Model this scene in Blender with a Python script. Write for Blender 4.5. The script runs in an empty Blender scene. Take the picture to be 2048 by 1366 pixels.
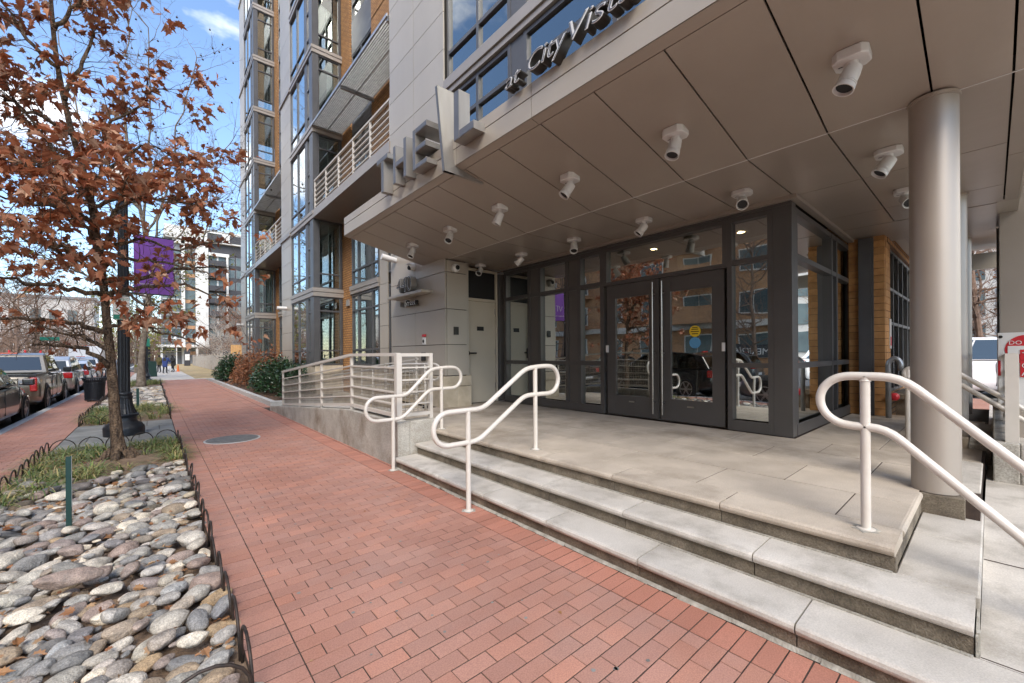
import bpy, math, random
from mathutils import Vector, Matrix, noise
R = math.radians
SC = bpy.context.scene
COL = SC.collection
# ---------------------------------------------------------------- camera
# world: +Y runs down the street, +X towards the building, Z up, sidewalk at z = 0
H = 1.5; F = 831.0; A = math.atan2(719, 831); ROLL = 0.0072
cam = bpy.data.cameras.new('camera'); cam_o = bpy.data.objects.new('camera', cam); COL.objects.link(cam_o)
cam.sensor_width = 36; cam.lens = 36 * F / 2048; cam.shift_y = 25.5 / 2048; cam.clip_start = .05; cam.clip_end = 3000
_r = Vector((math.cos(A), -math.sin(A), 0)); _u = Vector((0, 0, 1)); _b = -Vector((math.sin(A), math.cos(A), 0))
_r2 = _r * math.cos(ROLL) - _u * math.sin(ROLL); _u2 = _u * math.cos(ROLL) + _r * math.sin(ROLL)
cam_o.matrix_world = Matrix(((_r2.x, _u2.x, _b.x, 0), (_r2.y, _u2.y, _b.y, 0), (_r2.z, _u2.z, _b.z, H), (0, 0, 0, 1)))
SC.camera = cam_o
# ---------------------------------------------------------------- world and sun
SUN_EL, SUN_AZ = R(44), R(214)          # azimuth from +Y, clockwise: behind the camera, street side
w = bpy.data.worlds.new('World'); SC.world = w; w.use_nodes = True
nt = w.node_tree; nt.nodes.clear()
def N(t, kind, **kw):
    n = t.nodes.new(kind)
    for k, v in kw.items(): setattr(n, k, v)
    return n
wo = N(nt, 'ShaderNodeOutputWorld'); bg = N(nt, 'ShaderNodeBackground'); bg.inputs['Strength'].default_value = .14
sky = N(nt, 'ShaderNodeTexSky', sky_type='NISHITA', sun_disc=False, sun_elevation=SUN_EL, sun_rotation=SUN_AZ, altitude=50, air_density=1.0, dust_density=.4, ozone_density=3.0)
tc = N(nt, 'ShaderNodeTexCoord'); mp = N(nt, 'ShaderNodeMapping'); mp.inputs['Scale'].default_value = (1, 1, 2.2)
mp.inputs['Location'].default_value = (4.93, 3.11, 7.6)
nz = N(nt, 'ShaderNodeTexNoise'); nz.inputs['Scale'].default_value = 1.7; nz.inputs['Detail'].default_value = 7; nz.inputs['Roughness'].default_value = .55
rp = N(nt, 'ShaderNodeValToRGB'); rp.color_ramp.elements[0].position = .525; rp.color_ramp.elements[1].position = .67
mx = N(nt, 'ShaderNodeMixRGB'); mx.inputs[2].default_value = (8.6, 8.2, 7.6, 1)
L = nt.links.new
L(tc.outputs['Generated'], mp.inputs[0]); L(mp.outputs[0], nz.inputs['Vector']); L(nz.outputs['Fac'], rp.inputs[0]); L(rp.outputs[0], mx.inputs[0])
L(sky.outputs[0], mx.inputs[1]); L(mx.outputs[0], bg.inputs[0]); L(bg.outputs[0], wo.inputs[0])
sl = bpy.data.lights.new('sun', 'SUN'); sl.energy = 1.5; sl.angle = R(32); sl.color = (1, .90, .77)
so = bpy.data.objects.new('sun', sl); COL.objects.link(so)
sd = Vector((math.sin(SUN_AZ) * math.cos(SUN_EL), math.cos(SUN_AZ) * math.cos(SUN_EL), math.sin(SUN_EL)))
so.rotation_euler = sd.to_track_quat('Z', 'Y').to_euler(); so.location = (0, 0, 60)
vs = SC.view_settings; vs.view_transform = 'Standard'; vs.look = 'None'; vs.gamma = 1; vs.use_curve_mapping = False
vs.exposure = 1.35
SC.render.engine = 'CYCLES'; SC.cycles.use_denoising = True; SC.cycles.max_bounces = 7; SC.cycles.use_adaptive_sampling = True; SC.cycles.adaptive_threshold = .025; SC.cycles.transparent_max_bounces = 12
SC.cycles.caustics_reflective = False; SC.cycles.caustics_refractive = False; SC.cycles.sample_clamp_indirect = 6
# ---------------------------------------------------------------- helpers
def ray(u, v):
    r = (u - 1024) / F; k = (714 - .0077 * (u - 305) - v) / F
    return r * math.cos(A) + math.sin(A), -r * math.sin(A) + math.cos(A), k
def atY(u, v, Y):
    x, y, k = ray(u, v); t = Y / y
    return Vector((x * t, Y, H + k * t))
def wloc(o):
    p = Vector((0, 0, 0))
    while o is not None:
        p += o.location; o = o.parent
    return p
def setp(o, label=None, cat=None, group=None, kind=None):
    if label: o['label'] = label
    if cat: o['category'] = cat
    if group: o['group'] = group
    if kind: o['kind'] = kind
    return o
def thing(name, label, cat, loc=(0, 0, 0), group=None):
    o = bpy.data.objects.new(name, None); COL.objects.link(o); o.location = loc; o.empty_display_size = .1
    return setp(o, label, cat, group)
def link(name, me, parent=None, loc=None, rot=None, scale=None):
    o = bpy.data.objects.new(name, me); COL.objects.link(o); o.parent = parent
    if loc is not None: o.location = Vector(loc) - (wloc(parent) if parent else Vector())
    if rot is not None: o.rotation_euler = rot
    if scale is not None: o.scale = scale
    return o
def copy_tree(o, parent=None):
    c = o.copy(); COL.objects.link(c); c.parent = parent
    for ch in list(o.children): copy_tree(ch, c)
    return c
class MB:
    def __init__(s): s.v = []; s.f = []
    def add(s, vs, fs):
        n = len(s.v); s.v += [tuple(p) for p in vs]; s.f += [tuple(i + n for i in f) for f in fs]; return s
    def box(s, x0, x1, y0, y1, z0, z1):
        if x0 > x1: x0, x1 = x1, x0
        if y0 > y1: y0, y1 = y1, y0
        return s.add([(x0,y0,z0),(x1,y0,z0),(x1,y1,z0),(x0,y1,z0),(x0,y0,z1),(x1,y0,z1),(x1,y1,z1),(x0,y1,z1)],
                     [(0,3,2,1),(4,5,6,7),(0,1,5,4),(1,2,6,5),(2,3,7,6),(3,0,4,7)])
    def cbox(s, x0, x1, y0, y1, z0, z1, c):      # chamfered top
        return s.add([(x0,y0,z0),(x1,y0,z0),(x1,y1,z0),(x0,y1,z0),(x0,y0,z1-c),(x1,y0,z1-c),(x1,y1,z1-c),(x0,y1,z1-c),
                      (x0+c,y0+c,z1),(x1-c,y0+c,z1),(x1-c,y1-c,z1),(x0+c,y1-c,z1)],
                     [(8,9,10,11),(0,1,5,4),(1,2,6,5),(2,3,7,6),(3,0,4,7),(4,5,9,8),(5,6,10,9),(6,7,11,10),(7,4,8,11)])
    def quad(s, *p): return s.add(p, [tuple(range(len(p)))])
    def prism(s, poly, ax, a0, a1):              # poly of 2-D points; ax = axis of extrusion
        def m(p, a): return (a, p[0], p[1]) if ax == 'x' else (p[0], a, p[1]) if ax == 'y' else (p[0], p[1], a)
        n = len(poly)
        return s.add([m(p, a0) for p in poly] + [m(p, a1) for p in poly],
                     [tuple(range(n))[::-1], tuple(range(n, 2*n))] + [(i, (i+1) % n, n+(i+1) % n, n+i) for i in range(n)])
    def tube(s, pts, rad, n=8, closed=False, cap=True):
        pts = [Vector(p) for p in pts]; m = len(pts)
        rads = rad if isinstance(rad, (list, tuple)) else [rad] * m
        ref = None; base = len(s.v)
        for i, p in enumerate(pts):
            a = pts[(i-1) % m] if (closed or i > 0) else p; b = pts[(i+1) % m] if (closed or i < m-1) else p
            d = (b - a); d = d.normalized() if d.length > 1e-9 else Vector((0, 0, 1))
            if ref is None:
                ref = Vector((0, 0, 1)) if abs(d.z) < .9 else Vector((1, 0, 0))
            x = d.cross(ref)
            if x.length < 1e-6: x = d.orthogonal()
            x.normalize(); y = x.cross(d).normalized(); ref = y
            for k in range(n):
                t = 2 * math.pi * k / n
                s.v.append(tuple(p + (x * math.cos(t) + y * math.sin(t)) * rads[i]))
        for i in range(m if closed else m - 1):
            j = (i + 1) % m
            for k in range(n):
                s.f.append((base+i*n+k, base+i*n+(k+1) % n, base+j*n+(k+1) % n, base+j*n+k))
        if cap and not closed:
            s.f.append(tuple(base+k for k in range(n))[::-1]); s.f.append(tuple(base+(m-1)*n+k for k in range(n)))
        return s
    def lathe(s, prof, c=(0, 0, 0), n=24, ax='z', cap=True):
        base = len(s.v); m = len(prof)
        for r, h in prof:
            for k in range(n):
                t = 2 * math.pi * k / n; a, b = r * math.cos(t), r * math.sin(t)
                p = (a, b, h) if ax == 'z' else (h, a, b) if ax == 'x' else (b, h, a)
                s.v.append((p[0]+c[0], p[1]+c[1], p[2]+c[2]))
        for i in range(m-1):
            for k in range(n): s.f.append((base+i*n+k, base+i*n+(k+1) % n, base+(i+1)*n+(k+1) % n, base+(i+1)*n+k))
        if cap:
            s.f.append(tuple(base+k for k in range(n))[::-1]); s.f.append(tuple(base+(m-1)*n+k for k in range(n)))
        return s
    def mesh(s, name, mat, smooth=False, off=None):
        me = bpy.data.meshes.new(name)
        vv = s.v if off is None or off.length == 0 else [(x-off.x, y-off.y, z-off.z) for x, y, z in s.v]
        me.from_pydata(vv, [], s.f); me.update()
        if mat: me.materials.append(mat)
        if smooth: me.polygons.foreach_set('use_smooth', [True] * len(me.polygons))
        return me
    def build(s, name, mat, parent=None, smooth=False, bevel=0, auto=None):
        me = s.mesh(name, mat, smooth, wloc(parent) if parent else None)
        if auto: me.set_sharp_from_angle(angle=R(auto))
        o = link(name, me, parent)
        if bevel:
            b = o.modifiers.new('bevel', 'BEVEL'); b.width = bevel; b.segments = 2; b.limit_method = 'ANGLE'
        return o
def box(name, mat, parent, x0, x1, y0, y1, z0, z1, bevel=0):
    return MB().box(x0, x1, y0, y1, z0, z1).build(name, mat, parent, bevel=bevel)
def text_mesh(body, size, depth, mat, shear=0, name='lettering', offset=0, align='CENTER'):
    c = bpy.data.curves.new(name, 'FONT'); c.body = body; c.size = size; c.extrude = depth / 2; c.shear = shear
    c.align_x = align; c.align_y = 'BOTTOM_BASELINE' if False else 'TOP_BASELINE'; c.offset = offset; c.resolution_u = 3
    o = bpy.data.objects.new(name, c); COL.objects.link(o)
    bpy.context.view_layer.update()
    me = bpy.data.meshes.new_from_object(o); bpy.data.objects.remove(o)
    me.materials.clear(); me.materials.append(mat); me.name = name
    return me
ROT_NX = (R(90), 0, R(-90))   # text on a wall that faces -X (read from the street)
ROT_NY = (R(90), 0, 0)        # text on a wall that faces -Y
ROT_PX = (R(90), 0, R(90))
# ---------------------------------------------------------------- materials
MAT = {}
def pm(name, c1, c2=None, scale=4, rough=.6, metal=0, bump=0, bscale=40, rand=0, detail=5, spec=.5, coat=0, ramp=None, island=False, stain=None, streak=0, speck=None, bdist=.02):
    m = bpy.data.materials.new(name); m.use_nodes = True; t = m.node_tree; b = t.nodes['Principled BSDF']; K = t.links.new
    b.inputs['Roughness'].default_value = rough; b.inputs['Metallic'].default_value = metal
    b.inputs['Specular IOR Level'].default_value = spec; b.inputs['Coat Weight'].default_value = coat; b.inputs['Coat Roughness'].default_value = .05
    geo = N(t, 'ShaderNodeNewGeometry'); pos = geo.outputs['Position']
    col = None
    c2 = c2 or tuple(min(1, c * 1.25) for c in c1)
    n1 = N(t, 'ShaderNodeTexNoise'); n1.inputs['Scale'].default_value = scale; n1.inputs['Detail'].default_value = detail
    K(pos, n1.inputs['Vector'])
    if streak:
        mpn = N(t, 'ShaderNodeMapping'); mpn.inputs['Scale'].default_value = (1, 1, streak); K(pos, mpn.inputs[0]); K(mpn.outputs[0], n1.inputs['Vector'])
    r1 = N(t, 'ShaderNodeValToRGB'); r1.color_ramp.elements[0].position = .32; r1.color_ramp.elements[1].position = .7
    r1.color_ramp.elements[0].color = (*c1, 1); r1.color_ramp.elements[1].color = (*c2, 1)
    K(n1.outputs['Fac'], r1.inputs[0]); col = r1.outputs[0]
    if rand or ramp:
        oi = N(t, 'ShaderNodeObjectInfo'); ad = N(t, 'ShaderNodeMath', operation='ADD'); K(oi.outputs['Random'], ad.inputs[0]); K(geo.outputs['Random Per Island'], ad.inputs[1])
        fr = N(t, 'ShaderNodeMath', operation='FRACT'); K(ad.outputs[0], fr.inputs[0])
        if ramp:
            rr = N(t, 'ShaderNodeValToRGB'); rr.color_ramp.interpolation = 'LINEAR'
            els = rr.color_ramp.elements
            while len(els) < len(ramp): els.new(.5)
            for i, cc in enumerate(ramp): els[i].position = i / max(1, len(ramp) - 1); els[i].color = (*cc, 1)
            K(fr.outputs[0], rr.inputs[0])
            mu = N(t, 'ShaderNodeMixRGB', blend_type='MULTIPLY'); mu.inputs[0].default_value = 1; K(col, mu.inputs[1]); K(rr.outputs[0], mu.inputs[2]); col = mu.outputs[0]
        if rand:
            m1 = N(t, 'ShaderNodeMath', operation='MULTIPLY'); m1.inputs[1].default_value = 7.31; K(fr.outputs[0], m1.inputs[0])
            f2 = N(t, 'ShaderNodeMath', operation='FRACT'); K(m1.outputs[0], f2.inputs[0])
            mr = N(t, 'ShaderNodeMapRange'); mr.inputs['To Min'].default_value = 1 - rand; mr.inputs['To Max'].default_value = 1 + rand; K(f2.outputs[0], mr.inputs['Value'])
            hs = N(t, 'ShaderNodeHueSaturation'); K(mr.outputs[0], hs.inputs['Value']); K(col, hs.inputs['Color']); col = hs.outputs[0]
    if stain:                                   # large uneven weathering
        sc_, amt, sc_col = stain
        n3 = N(t, 'ShaderNodeTexNoise'); n3.inputs['Scale'].default_value = sc_; n3.inputs['Detail'].default_value = 9; n3.inputs['Roughness'].default_value = .65; K(pos, n3.inputs['Vector'])
        r3 = N(t, 'ShaderNodeValToRGB'); r3.color_ramp.elements[0].position = .48; r3.color_ramp.elements[1].position = .72
        r3.color_ramp.elements[1].color = (amt, amt, amt, 1); K(n3.outputs['Fac'], r3.inputs[0])
        m3 = N(t, 'ShaderNodeMixRGB'); K(r3.outputs[0], m3.inputs[0]); K(col, m3.inputs[1]); m3.inputs[2].default_value = (*sc_col, 1); col = m3.outputs[0]
    if speck:                                   # fine aggregate
        ns = N(t, 'ShaderNodeTexNoise'); ns.inputs['Scale'].default_value = speck[0]; ns.inputs['Detail'].default_value = 2; K(pos, ns.inputs['Vector'])
        rs_ = N(t, 'ShaderNodeValToRGB'); rs_.color_ramp.elements[0].position = .35; rs_.color_ramp.elements[1].position = .65
        k0, k1 = 1 - speck[1], 1 + speck[1] * .6; rs_.color_ramp.elements[0].color = (k0, k0, k0, 1); rs_.color_ramp.elements[1].color = (k1, k1, k1, 1); K(ns.outputs['Fac'], rs_.inputs[0])
        ms = N(t, 'ShaderNodeMixRGB', blend_type='MULTIPLY'); ms.inputs[0].default_value = 1; K(col, ms.inputs[1]); K(rs_.outputs[0], ms.inputs[2]); col = ms.outputs[0]
    K(col, b.inputs['Base Color'])
    if bump:
        n2 = N(t, 'ShaderNodeTexNoise'); n2.inputs['Scale'].default_value = bscale; n2.inputs['Detail'].default_value = 6; K(pos, n2.inputs['Vector'])
        bp = N(t, 'ShaderNodeBump'); bp.inputs['Strength'].default_value = bump; bp.inputs['Distance'].default_value = bdist
        K(n2.outputs['Fac'], bp.inputs['Height']); K(bp.outputs[0], b.inputs['Normal'])
    MAT[name] = m; return m
def glass(name, tint, refl=1.0, base=.06, rough=0):
    m = bpy.data.materials.new(name); m.use_nodes = True; t = m.node_tree; t.nodes.clear(); K = t.links.new
    o = N(t, 'ShaderNodeOutputMaterial'); tr = N(t, 'ShaderNodeBsdfTransparent'); tr.inputs[0].default_value = (*tint, 1)
    gl = N(t, 'ShaderNodeBsdfGlossy'); gl.inputs['Roughness'].default_value = rough; gl.inputs['Color'].default_value = (.93, .97, .95, 1)
    fr = N(t, 'ShaderNodeFresnel'); fr.inputs['IOR'].default_value = 1.52
    ma = N(t, 'ShaderNodeMath', operation='MULTIPLY_ADD', use_clamp=True); ma.inputs[1].default_value = refl; ma.inputs[2].default_value = base
    # slightly wavy panes, so that reflections wobble
    geo = N(t, 'ShaderNodeNewGeometry'); nz_ = N(t, 'ShaderNodeTexNoise'); nz_.inputs['Scale'].default_value = 1.1; nz_.inputs['Detail'].default_value = 1; K(geo.outputs['Position'], nz_.inputs['Vector'])
    bp = N(t, 'ShaderNodeBump'); bp.inputs['Strength'].default_value = .12; bp.inputs['Distance'].default_value = .03; K(nz_.outputs['Fac'], bp.inputs['Height']); K(bp.outputs[0], gl.inputs['Normal'])
    mx_ = N(t, 'ShaderNodeMixShader'); K(fr.outputs[0], ma.inputs[0]); K(ma.outputs[0], mx_.inputs[0]); K(tr.outputs[0], mx_.inputs[1]); K(gl.outputs[0], mx_.inputs[2]); K(mx_.outputs[0], o.inputs[0])
    MAT[name] = m; return m
def emit(name, col, s):
    m = bpy.data.materials.new(name); m.use_nodes = True; b = m.node_tree.nodes['Principled BSDF']
    b.inputs['Base Color'].default_value = (*col, 1); b.inputs['Emission Color'].default_value = (*col, 1); b.inputs['Emission Strength'].default_value = s
    MAT[name] = m; return m
def brickmat(name, c1, c2, mortar, bw=.3, bh=.1, ms=.012):
    m = bpy.data.materials.new(name); m.use_nodes = True; t = m.node_tree; b = t.nodes['Principled BSDF']; K = t.links.new
    g = N(t, 'ShaderNodeNewGeometry'); sx = N(t, 'ShaderNodeSeparateXYZ'); K(g.outputs['Position'], sx.inputs[0])
    ad = N(t, 'ShaderNodeMath', operation='ADD'); K(sx.outputs[0], ad.inputs[0]); K(sx.outputs[1], ad.inputs[1])
    cb = N(t, 'ShaderNodeCombineXYZ'); K(ad.outputs[0], cb.inputs[0]); K(sx.outputs[2], cb.inputs[1])
    br = N(t, 'ShaderNodeTexBrick'); br.inputs['Scale'].default_value = 1; br.inputs['Brick Width'].default_value = bw; br.inputs['Row Height'].default_value = bh; br.inputs['Mortar Size'].default_value = ms; br.inputs['Mortar Smooth'].default_value = .2
    br.inputs['Color1'].default_value = (*c1, 1); br.inputs['Color2'].default_value = (*c2, 1); br.inputs['Mortar'].default_value = (*mortar, 1)
    K(cb.outputs[0], br.inputs['Vector'])
    nz_ = N(t, 'ShaderNodeTexNoise'); nz_.inputs['Scale'].default_value = 3; nz_.inputs['Detail'].default_value = 6; K(g.outputs['Position'], nz_.inputs['Vector'])
    hs = N(t, 'ShaderNodeHueSaturation'); mr = N(t, 'ShaderNodeMapRange'); mr.inputs['To Min'].default_value = .7; mr.inputs['To Max'].default_value = 1.25; K(nz_.outputs['Fac'], mr.inputs['Value']); K(mr.outputs[0], hs.inputs['Value']); K(br.outputs['Color'], hs.inputs['Color'])
    K(hs.outputs[0], b.inputs['Base Color']); b.inputs['Roughness'].default_value = .8
    bp = N(t, 'ShaderNodeBump', invert=True); bp.inputs['Strength'].default_value = .7; bp.inputs['Distance'].default_value = .01; K(br.outputs['Fac'], bp.inputs['Height']); K(bp.outputs[0], b.inputs['Normal'])
    MAT[name] = m; return m
pm('paver', (.37, .18, .13), (.45, .235, .175), 1.3, .82, bump=.15, bscale=160, rand=.09, ramp=[(1, 1, 1), (.93, .97, 1.0), (1.06, .98, .92), (.90, .93, .97), (1.04, 1, .96)], stain=(1.1, .4, (.35, .245, .21)), speck=(140, .16))
pm('paver_red', (.37, .155, .105), (.45, .205, .145), 1.3, .8, bump=.12, bscale=160, rand=.12, stain=(2.2, .3, (.3, .16, .12)), speck=(140, .16))
pm('joint_sand', (.035, .024, .02), (.08, .055, .042), 14, .95, bump=.3, bscale=200)
pm('concrete', (.44, .41, .365), (.59, .555, .50), 2.4, .85, bump=.25, bscale=220, rand=.06, stain=(2.9, .85, (.27, .245, .205)), speck=(120, .10))
pm('platform_stone', (.40, .345, .28), (.55, .48, .395), 2.2, .8, bump=.2, bscale=200, rand=.08, stain=(1.2, .85, (.22, .18, .135)), speck=(120, .10))
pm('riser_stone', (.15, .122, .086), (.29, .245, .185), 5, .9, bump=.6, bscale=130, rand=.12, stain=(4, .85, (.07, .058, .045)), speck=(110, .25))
pm('ramp_concrete', (.33, .31, .27), (.50, .48, .43), 2.5, .9, bump=.3, bscale=120, stain=(1.5, .95, (.19, .15, .105)), speck=(90, .25))
pm('mortar', (.26, .245, .21), (.44, .42, .37), 20, .9, bump=.5, bscale=90)
pm('limestone', (.42, .36, .27), (.55, .48, .37), 4, .8, bump=.2, bscale=90, rand=.06, stain=(3, .5, (.25, .2, .14)))
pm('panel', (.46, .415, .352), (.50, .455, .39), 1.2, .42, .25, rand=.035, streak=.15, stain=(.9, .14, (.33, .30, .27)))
pm('panel_dark', (.12, .115, .115), (.14, .135, .135), 2, .45, .3)
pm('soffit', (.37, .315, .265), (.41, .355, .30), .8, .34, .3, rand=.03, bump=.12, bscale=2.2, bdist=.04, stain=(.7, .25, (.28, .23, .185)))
pm('gap', (.02, .017, .015), (.03, .027, .022), 5, .9)
pm('band', (.36, .325, .29), (.40, .36, .325), 1.5, .42, .35)
pm('frame', (.105, .105, .11), (.125, .125, .13), 3, .4, .45)
pm('store_frame', (.088, .085, .083), (.105, .10, .098), 2, .38, .3)
pm('store_panel', (.10, .093, .087), (.115, .107, .10), 2, .5, .2)
pm('rail_paint', (.57, .535, .48), (.64, .60, .545), 5, .35, 0, bump=.05, bscale=60, coat=.25, stain=(9, .25, (.48, .42, .34)))
pm('guard_paint', (.56, .53, .48), (.64, .60, .55), 4, .5, 0, stain=(4, .35, (.42, .38, .33)))
pm('wire', (.30, .27, .23), (.40, .36, .31), 6, .5, .3)
pm('galv', (.35, .36, .37), (.48, .49, .5), 8, .35, .7)
pm('steel', (.36, .35, .335), (.44, .43, .41), 6, .32, 1, streak=8)
pm('letter_side', (.27, .255, .235), (.36, .34, .315), 5, .45, .55, streak=.2)
pm('letter_face', (.13, .145, .175), (.16, .175, .21), 4, .5, .2)
pm('letter_edge', (.74, .73, .72), (.8, .8, .78), 4, .4, .2)
pm('letter_dark', (.035, .033, .03), (.06, .055, .05), 6, .4, .4)
pm('door_paint', (.52, .455, .36), (.565, .50, .40), 3, .5, stain=(3, .2, (.42, .38, .32)))
pm('black', (.008, .008, .009), (.013, .013, .014), 5, .6)
pm('black_iron', (.012, .015, .02), (.022, .027, .035), 20, .42, .2, bump=.08, bscale=150)
pm('hoop', (.02, .018, .017), (.06, .04, .03), 40, .55, .3)
pm('white_fix', (.62, .61, .59), (.7, .69, .67), 5, .45)
pm('column', (.355, .312, .268), (.39, .345, .30), 1.5, .42, .3, stain=(1.2, .15, (.4, .35, .3)))
pm('white', (.72, .72, .70), (.78, .78, .76), 5, .5)
pm('sign_red', (.55, .02, .03), (.62, .03, .04), 5, .45)
pm('stake_green', (.005, .035, .03), (.008, .045, .038), 5, .5)
pm('sign_green', (.01, .19, .13), (.015, .22, .15), 5, .45)
pm('banner_purple', (.20, .07, .40), (.24, .09, .46), 2, .65)
pm('yellow', (.75, .52, .02), (.8, .56, .03), 5, .5); pm('blue_sticker', (.09, .29, .52), (.12, .34, .58), 5, .5)
brickmat('wall_brick', (.52, .27, .10), (.41, .20, .07), (.20, .11, .055), .24, .085, .014)
pm('brick_piece', (.42, .20, .07), (.55, .29, .11), 8, .8, bump=.3, bscale=90, rand=.14)
pm('brick_joint', (.12, .06, .03), (.16, .09, .05), 12, .9)
brickmat('opp_brick', (.55, .29, .14), (.48, .245, .12), (.35, .25, .17), .25, .08, .01)
pm('room', (.16, .15, .14), (.2, .19, .175), 1, .8); pm('room_tan', (.42, .34, .25), (.48, .39, .29), 1.5, .6); pm('room_ceil', (.45, .43, .40), (.5, .48, .45), 1, .8)
pm('lobby_floor', (.20, .18, .155), (.28, .255, .22), 2, .3)
pm('blind', (.62, .64, .60), (.70, .72, .68), 2, .6); pm('curtain', (.55, .60, .56), (.68, .72, .68), 9, .8, streak=.05)
glass('pane', (.84, .89, .87), 2.0, .13); glass('store_glass', (.80, .83, .82), 2.4, .40); glass('car_glass', (.10, .12, .13), 1.3, .03)
pm('asphalt', (.045, .045, .048), (.075, .075, .078), 3, .9, bump=.4, bscale=150, stain=(.6, .5, (.03, .03, .032)))
pm('granite', (.40, .40, .39), (.52, .52, .50), 30, .8, bump=.2, bscale=160, rand=.07)
pm('flagstone', (.165, .168, .155), (.25, .25, .235), 3, .8, bump=.25, bscale=60, rand=.14, stain=(2, .5, (.12, .12, .11)))
pm('manhole', (.13, .122, .11), (.20, .19, .17), 14, .6, .35, bump=.4, bscale=70)
pm('soil', (.13, .085, .055), (.28, .20, .135), 9, .95, bump=.8, bscale=60)
pm('mulch', (.05, .028, .018), (.13, .075, .045), 25, .95, bump=1, bscale=70)
pm('dirt_ground', (.13, .12, .10), (.19, .175, .15), .4, .95)
pm('dry_lawn', (.30, .22, .11), (.45, .34, .19), 1.1, .95, bump=.6, bscale=40, stain=(.5, .6, (.20, .22, .07)))
STONES = [(.30, .31, .33), (.42, .41, .37), (.22, .235, .26), (.60, .56, .49), (.34, .36, .38), (.42, .31, .19), (.25, .25, .26), (.56, .55, .53), (.36, .28, .25), (.17, .18, .2), (.70, .66, .58), (.46, .40, .30)]
pm('stone', (.66, .63, .585), (1.36, 1.28, 1.16), 15, .72, bump=.6, bscale=45, rand=.25, detail=12, stain=(7, .4, (.22, .2, .17)), ramp=STONES, speck=(150, .3))
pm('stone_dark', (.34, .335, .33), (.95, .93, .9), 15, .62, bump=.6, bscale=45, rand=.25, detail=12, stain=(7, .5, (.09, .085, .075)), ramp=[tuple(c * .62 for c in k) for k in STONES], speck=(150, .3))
pm('bark', (.045, .029, .019), (.25, .17, .108), 30, .95, bump=1, bscale=38, streak=.22, bdist=.06, speck=(60, .35))
pm('bark_grey', (.13, .105, .08), (.29, .25, .20), 9, .9, bump=.5, bscale=40)
pm('twig', (.05, .038, .03), (.10, .08, .065), 9, .9)
pm('twig_brown', (.16, .10, .07), (.27, .18, .13), 5, .9); pm('twig_pale', (.33, .29, .25), (.46, .42, .37), 5, .9)
def leafmat(name, ramp, trans=.25, rough=.55, spec=.4):
    m = pm(name, (.8, .8, .8), (1, 1, 1), 25, rough, rand=.2, ramp=ramp, spec=spec)
    t = m.node_tree; b = t.nodes['Principled BSDF']; o = t.nodes['Material Output']; K = t.links.new
    src = b.inputs['Base Color'].links[0].from_socket
    tl = N(t, 'ShaderNodeBsdfTranslucent'); K(src, tl.inputs[0]); ms_ = N(t, 'ShaderNodeMixShader'); ms_.inputs[0].default_value = trans
    K(b.outputs[0], ms_.inputs[1]); K(tl.outputs[0], ms_.inputs[2]); K(ms_.outputs[0], o.inputs[0]); return m
leafmat('oak_leaf', [(.34, .105, .045), (.42, .155, .075), (.28, .08, .036), (.50, .23, .12), (.37, .12, .052), (.60, .38, .25), (.40, .14, .062)], .3)
leafmat('litter', [(.45, .24, .10), (.30, .12, .05), (.55, .36, .20), (.35, .16, .07)])
leafmat('liriope', [(.08, .17, .045), (.15, .26, .065), (.28, .32, .09), (.07, .14, .05), (.45, .38, .15), (.13, .22, .08), (.55, .42, .20), (.36, .36, .12)], .25)
leafmat('evergreen', [(.02, .055, .022), (.035, .085, .03), (.015, .04, .02), (.05, .11, .045)], .1, .28, .6)
leafmat('barberry', [(.28, .10, .045), (.38, .17, .08), (.20, .075, .04), (.45, .24, .13)])
leafmat('yellow_leaf', [(.30, .30, .07), (.22, .26, .06), (.42, .34, .08), (.16, .21, .06)])
# ================================================================ ground, road, pavements
rnd = random.Random(7)
def struct(name, mb, mat, parent=None, **k):
    return setp(mb.build(name, MAT[mat], parent, **k), kind='structure')
struct('ground', MB().box(-400, 400, -120, 700, -1.2, -.30), 'dirt_ground')
struct('road', MB().box(-13.2, -2.42, -40, 300, -.5, -.12), 'asphalt')
struct('cross_road', MB().box(-60, -13.2, 60, 72, -.5, -.124), 'asphalt')
kerb = struct('kerb', MB().box(-2.405, -2.26, -12, 120, -.4, -.03), 'joint_sand')
y = -4.0
while y < 60:
    MB().cbox(-2.42, -2.252, y + .004, y + 1.496, -.3, .002, .012).build('kerb_stone', MAT['granite'], kerb); y += 1.5
MB().box(-2.42, -2.252, 60.004, 120, -.3, .001).build('kerb_stone', MAT['granite'], kerb)
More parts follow.
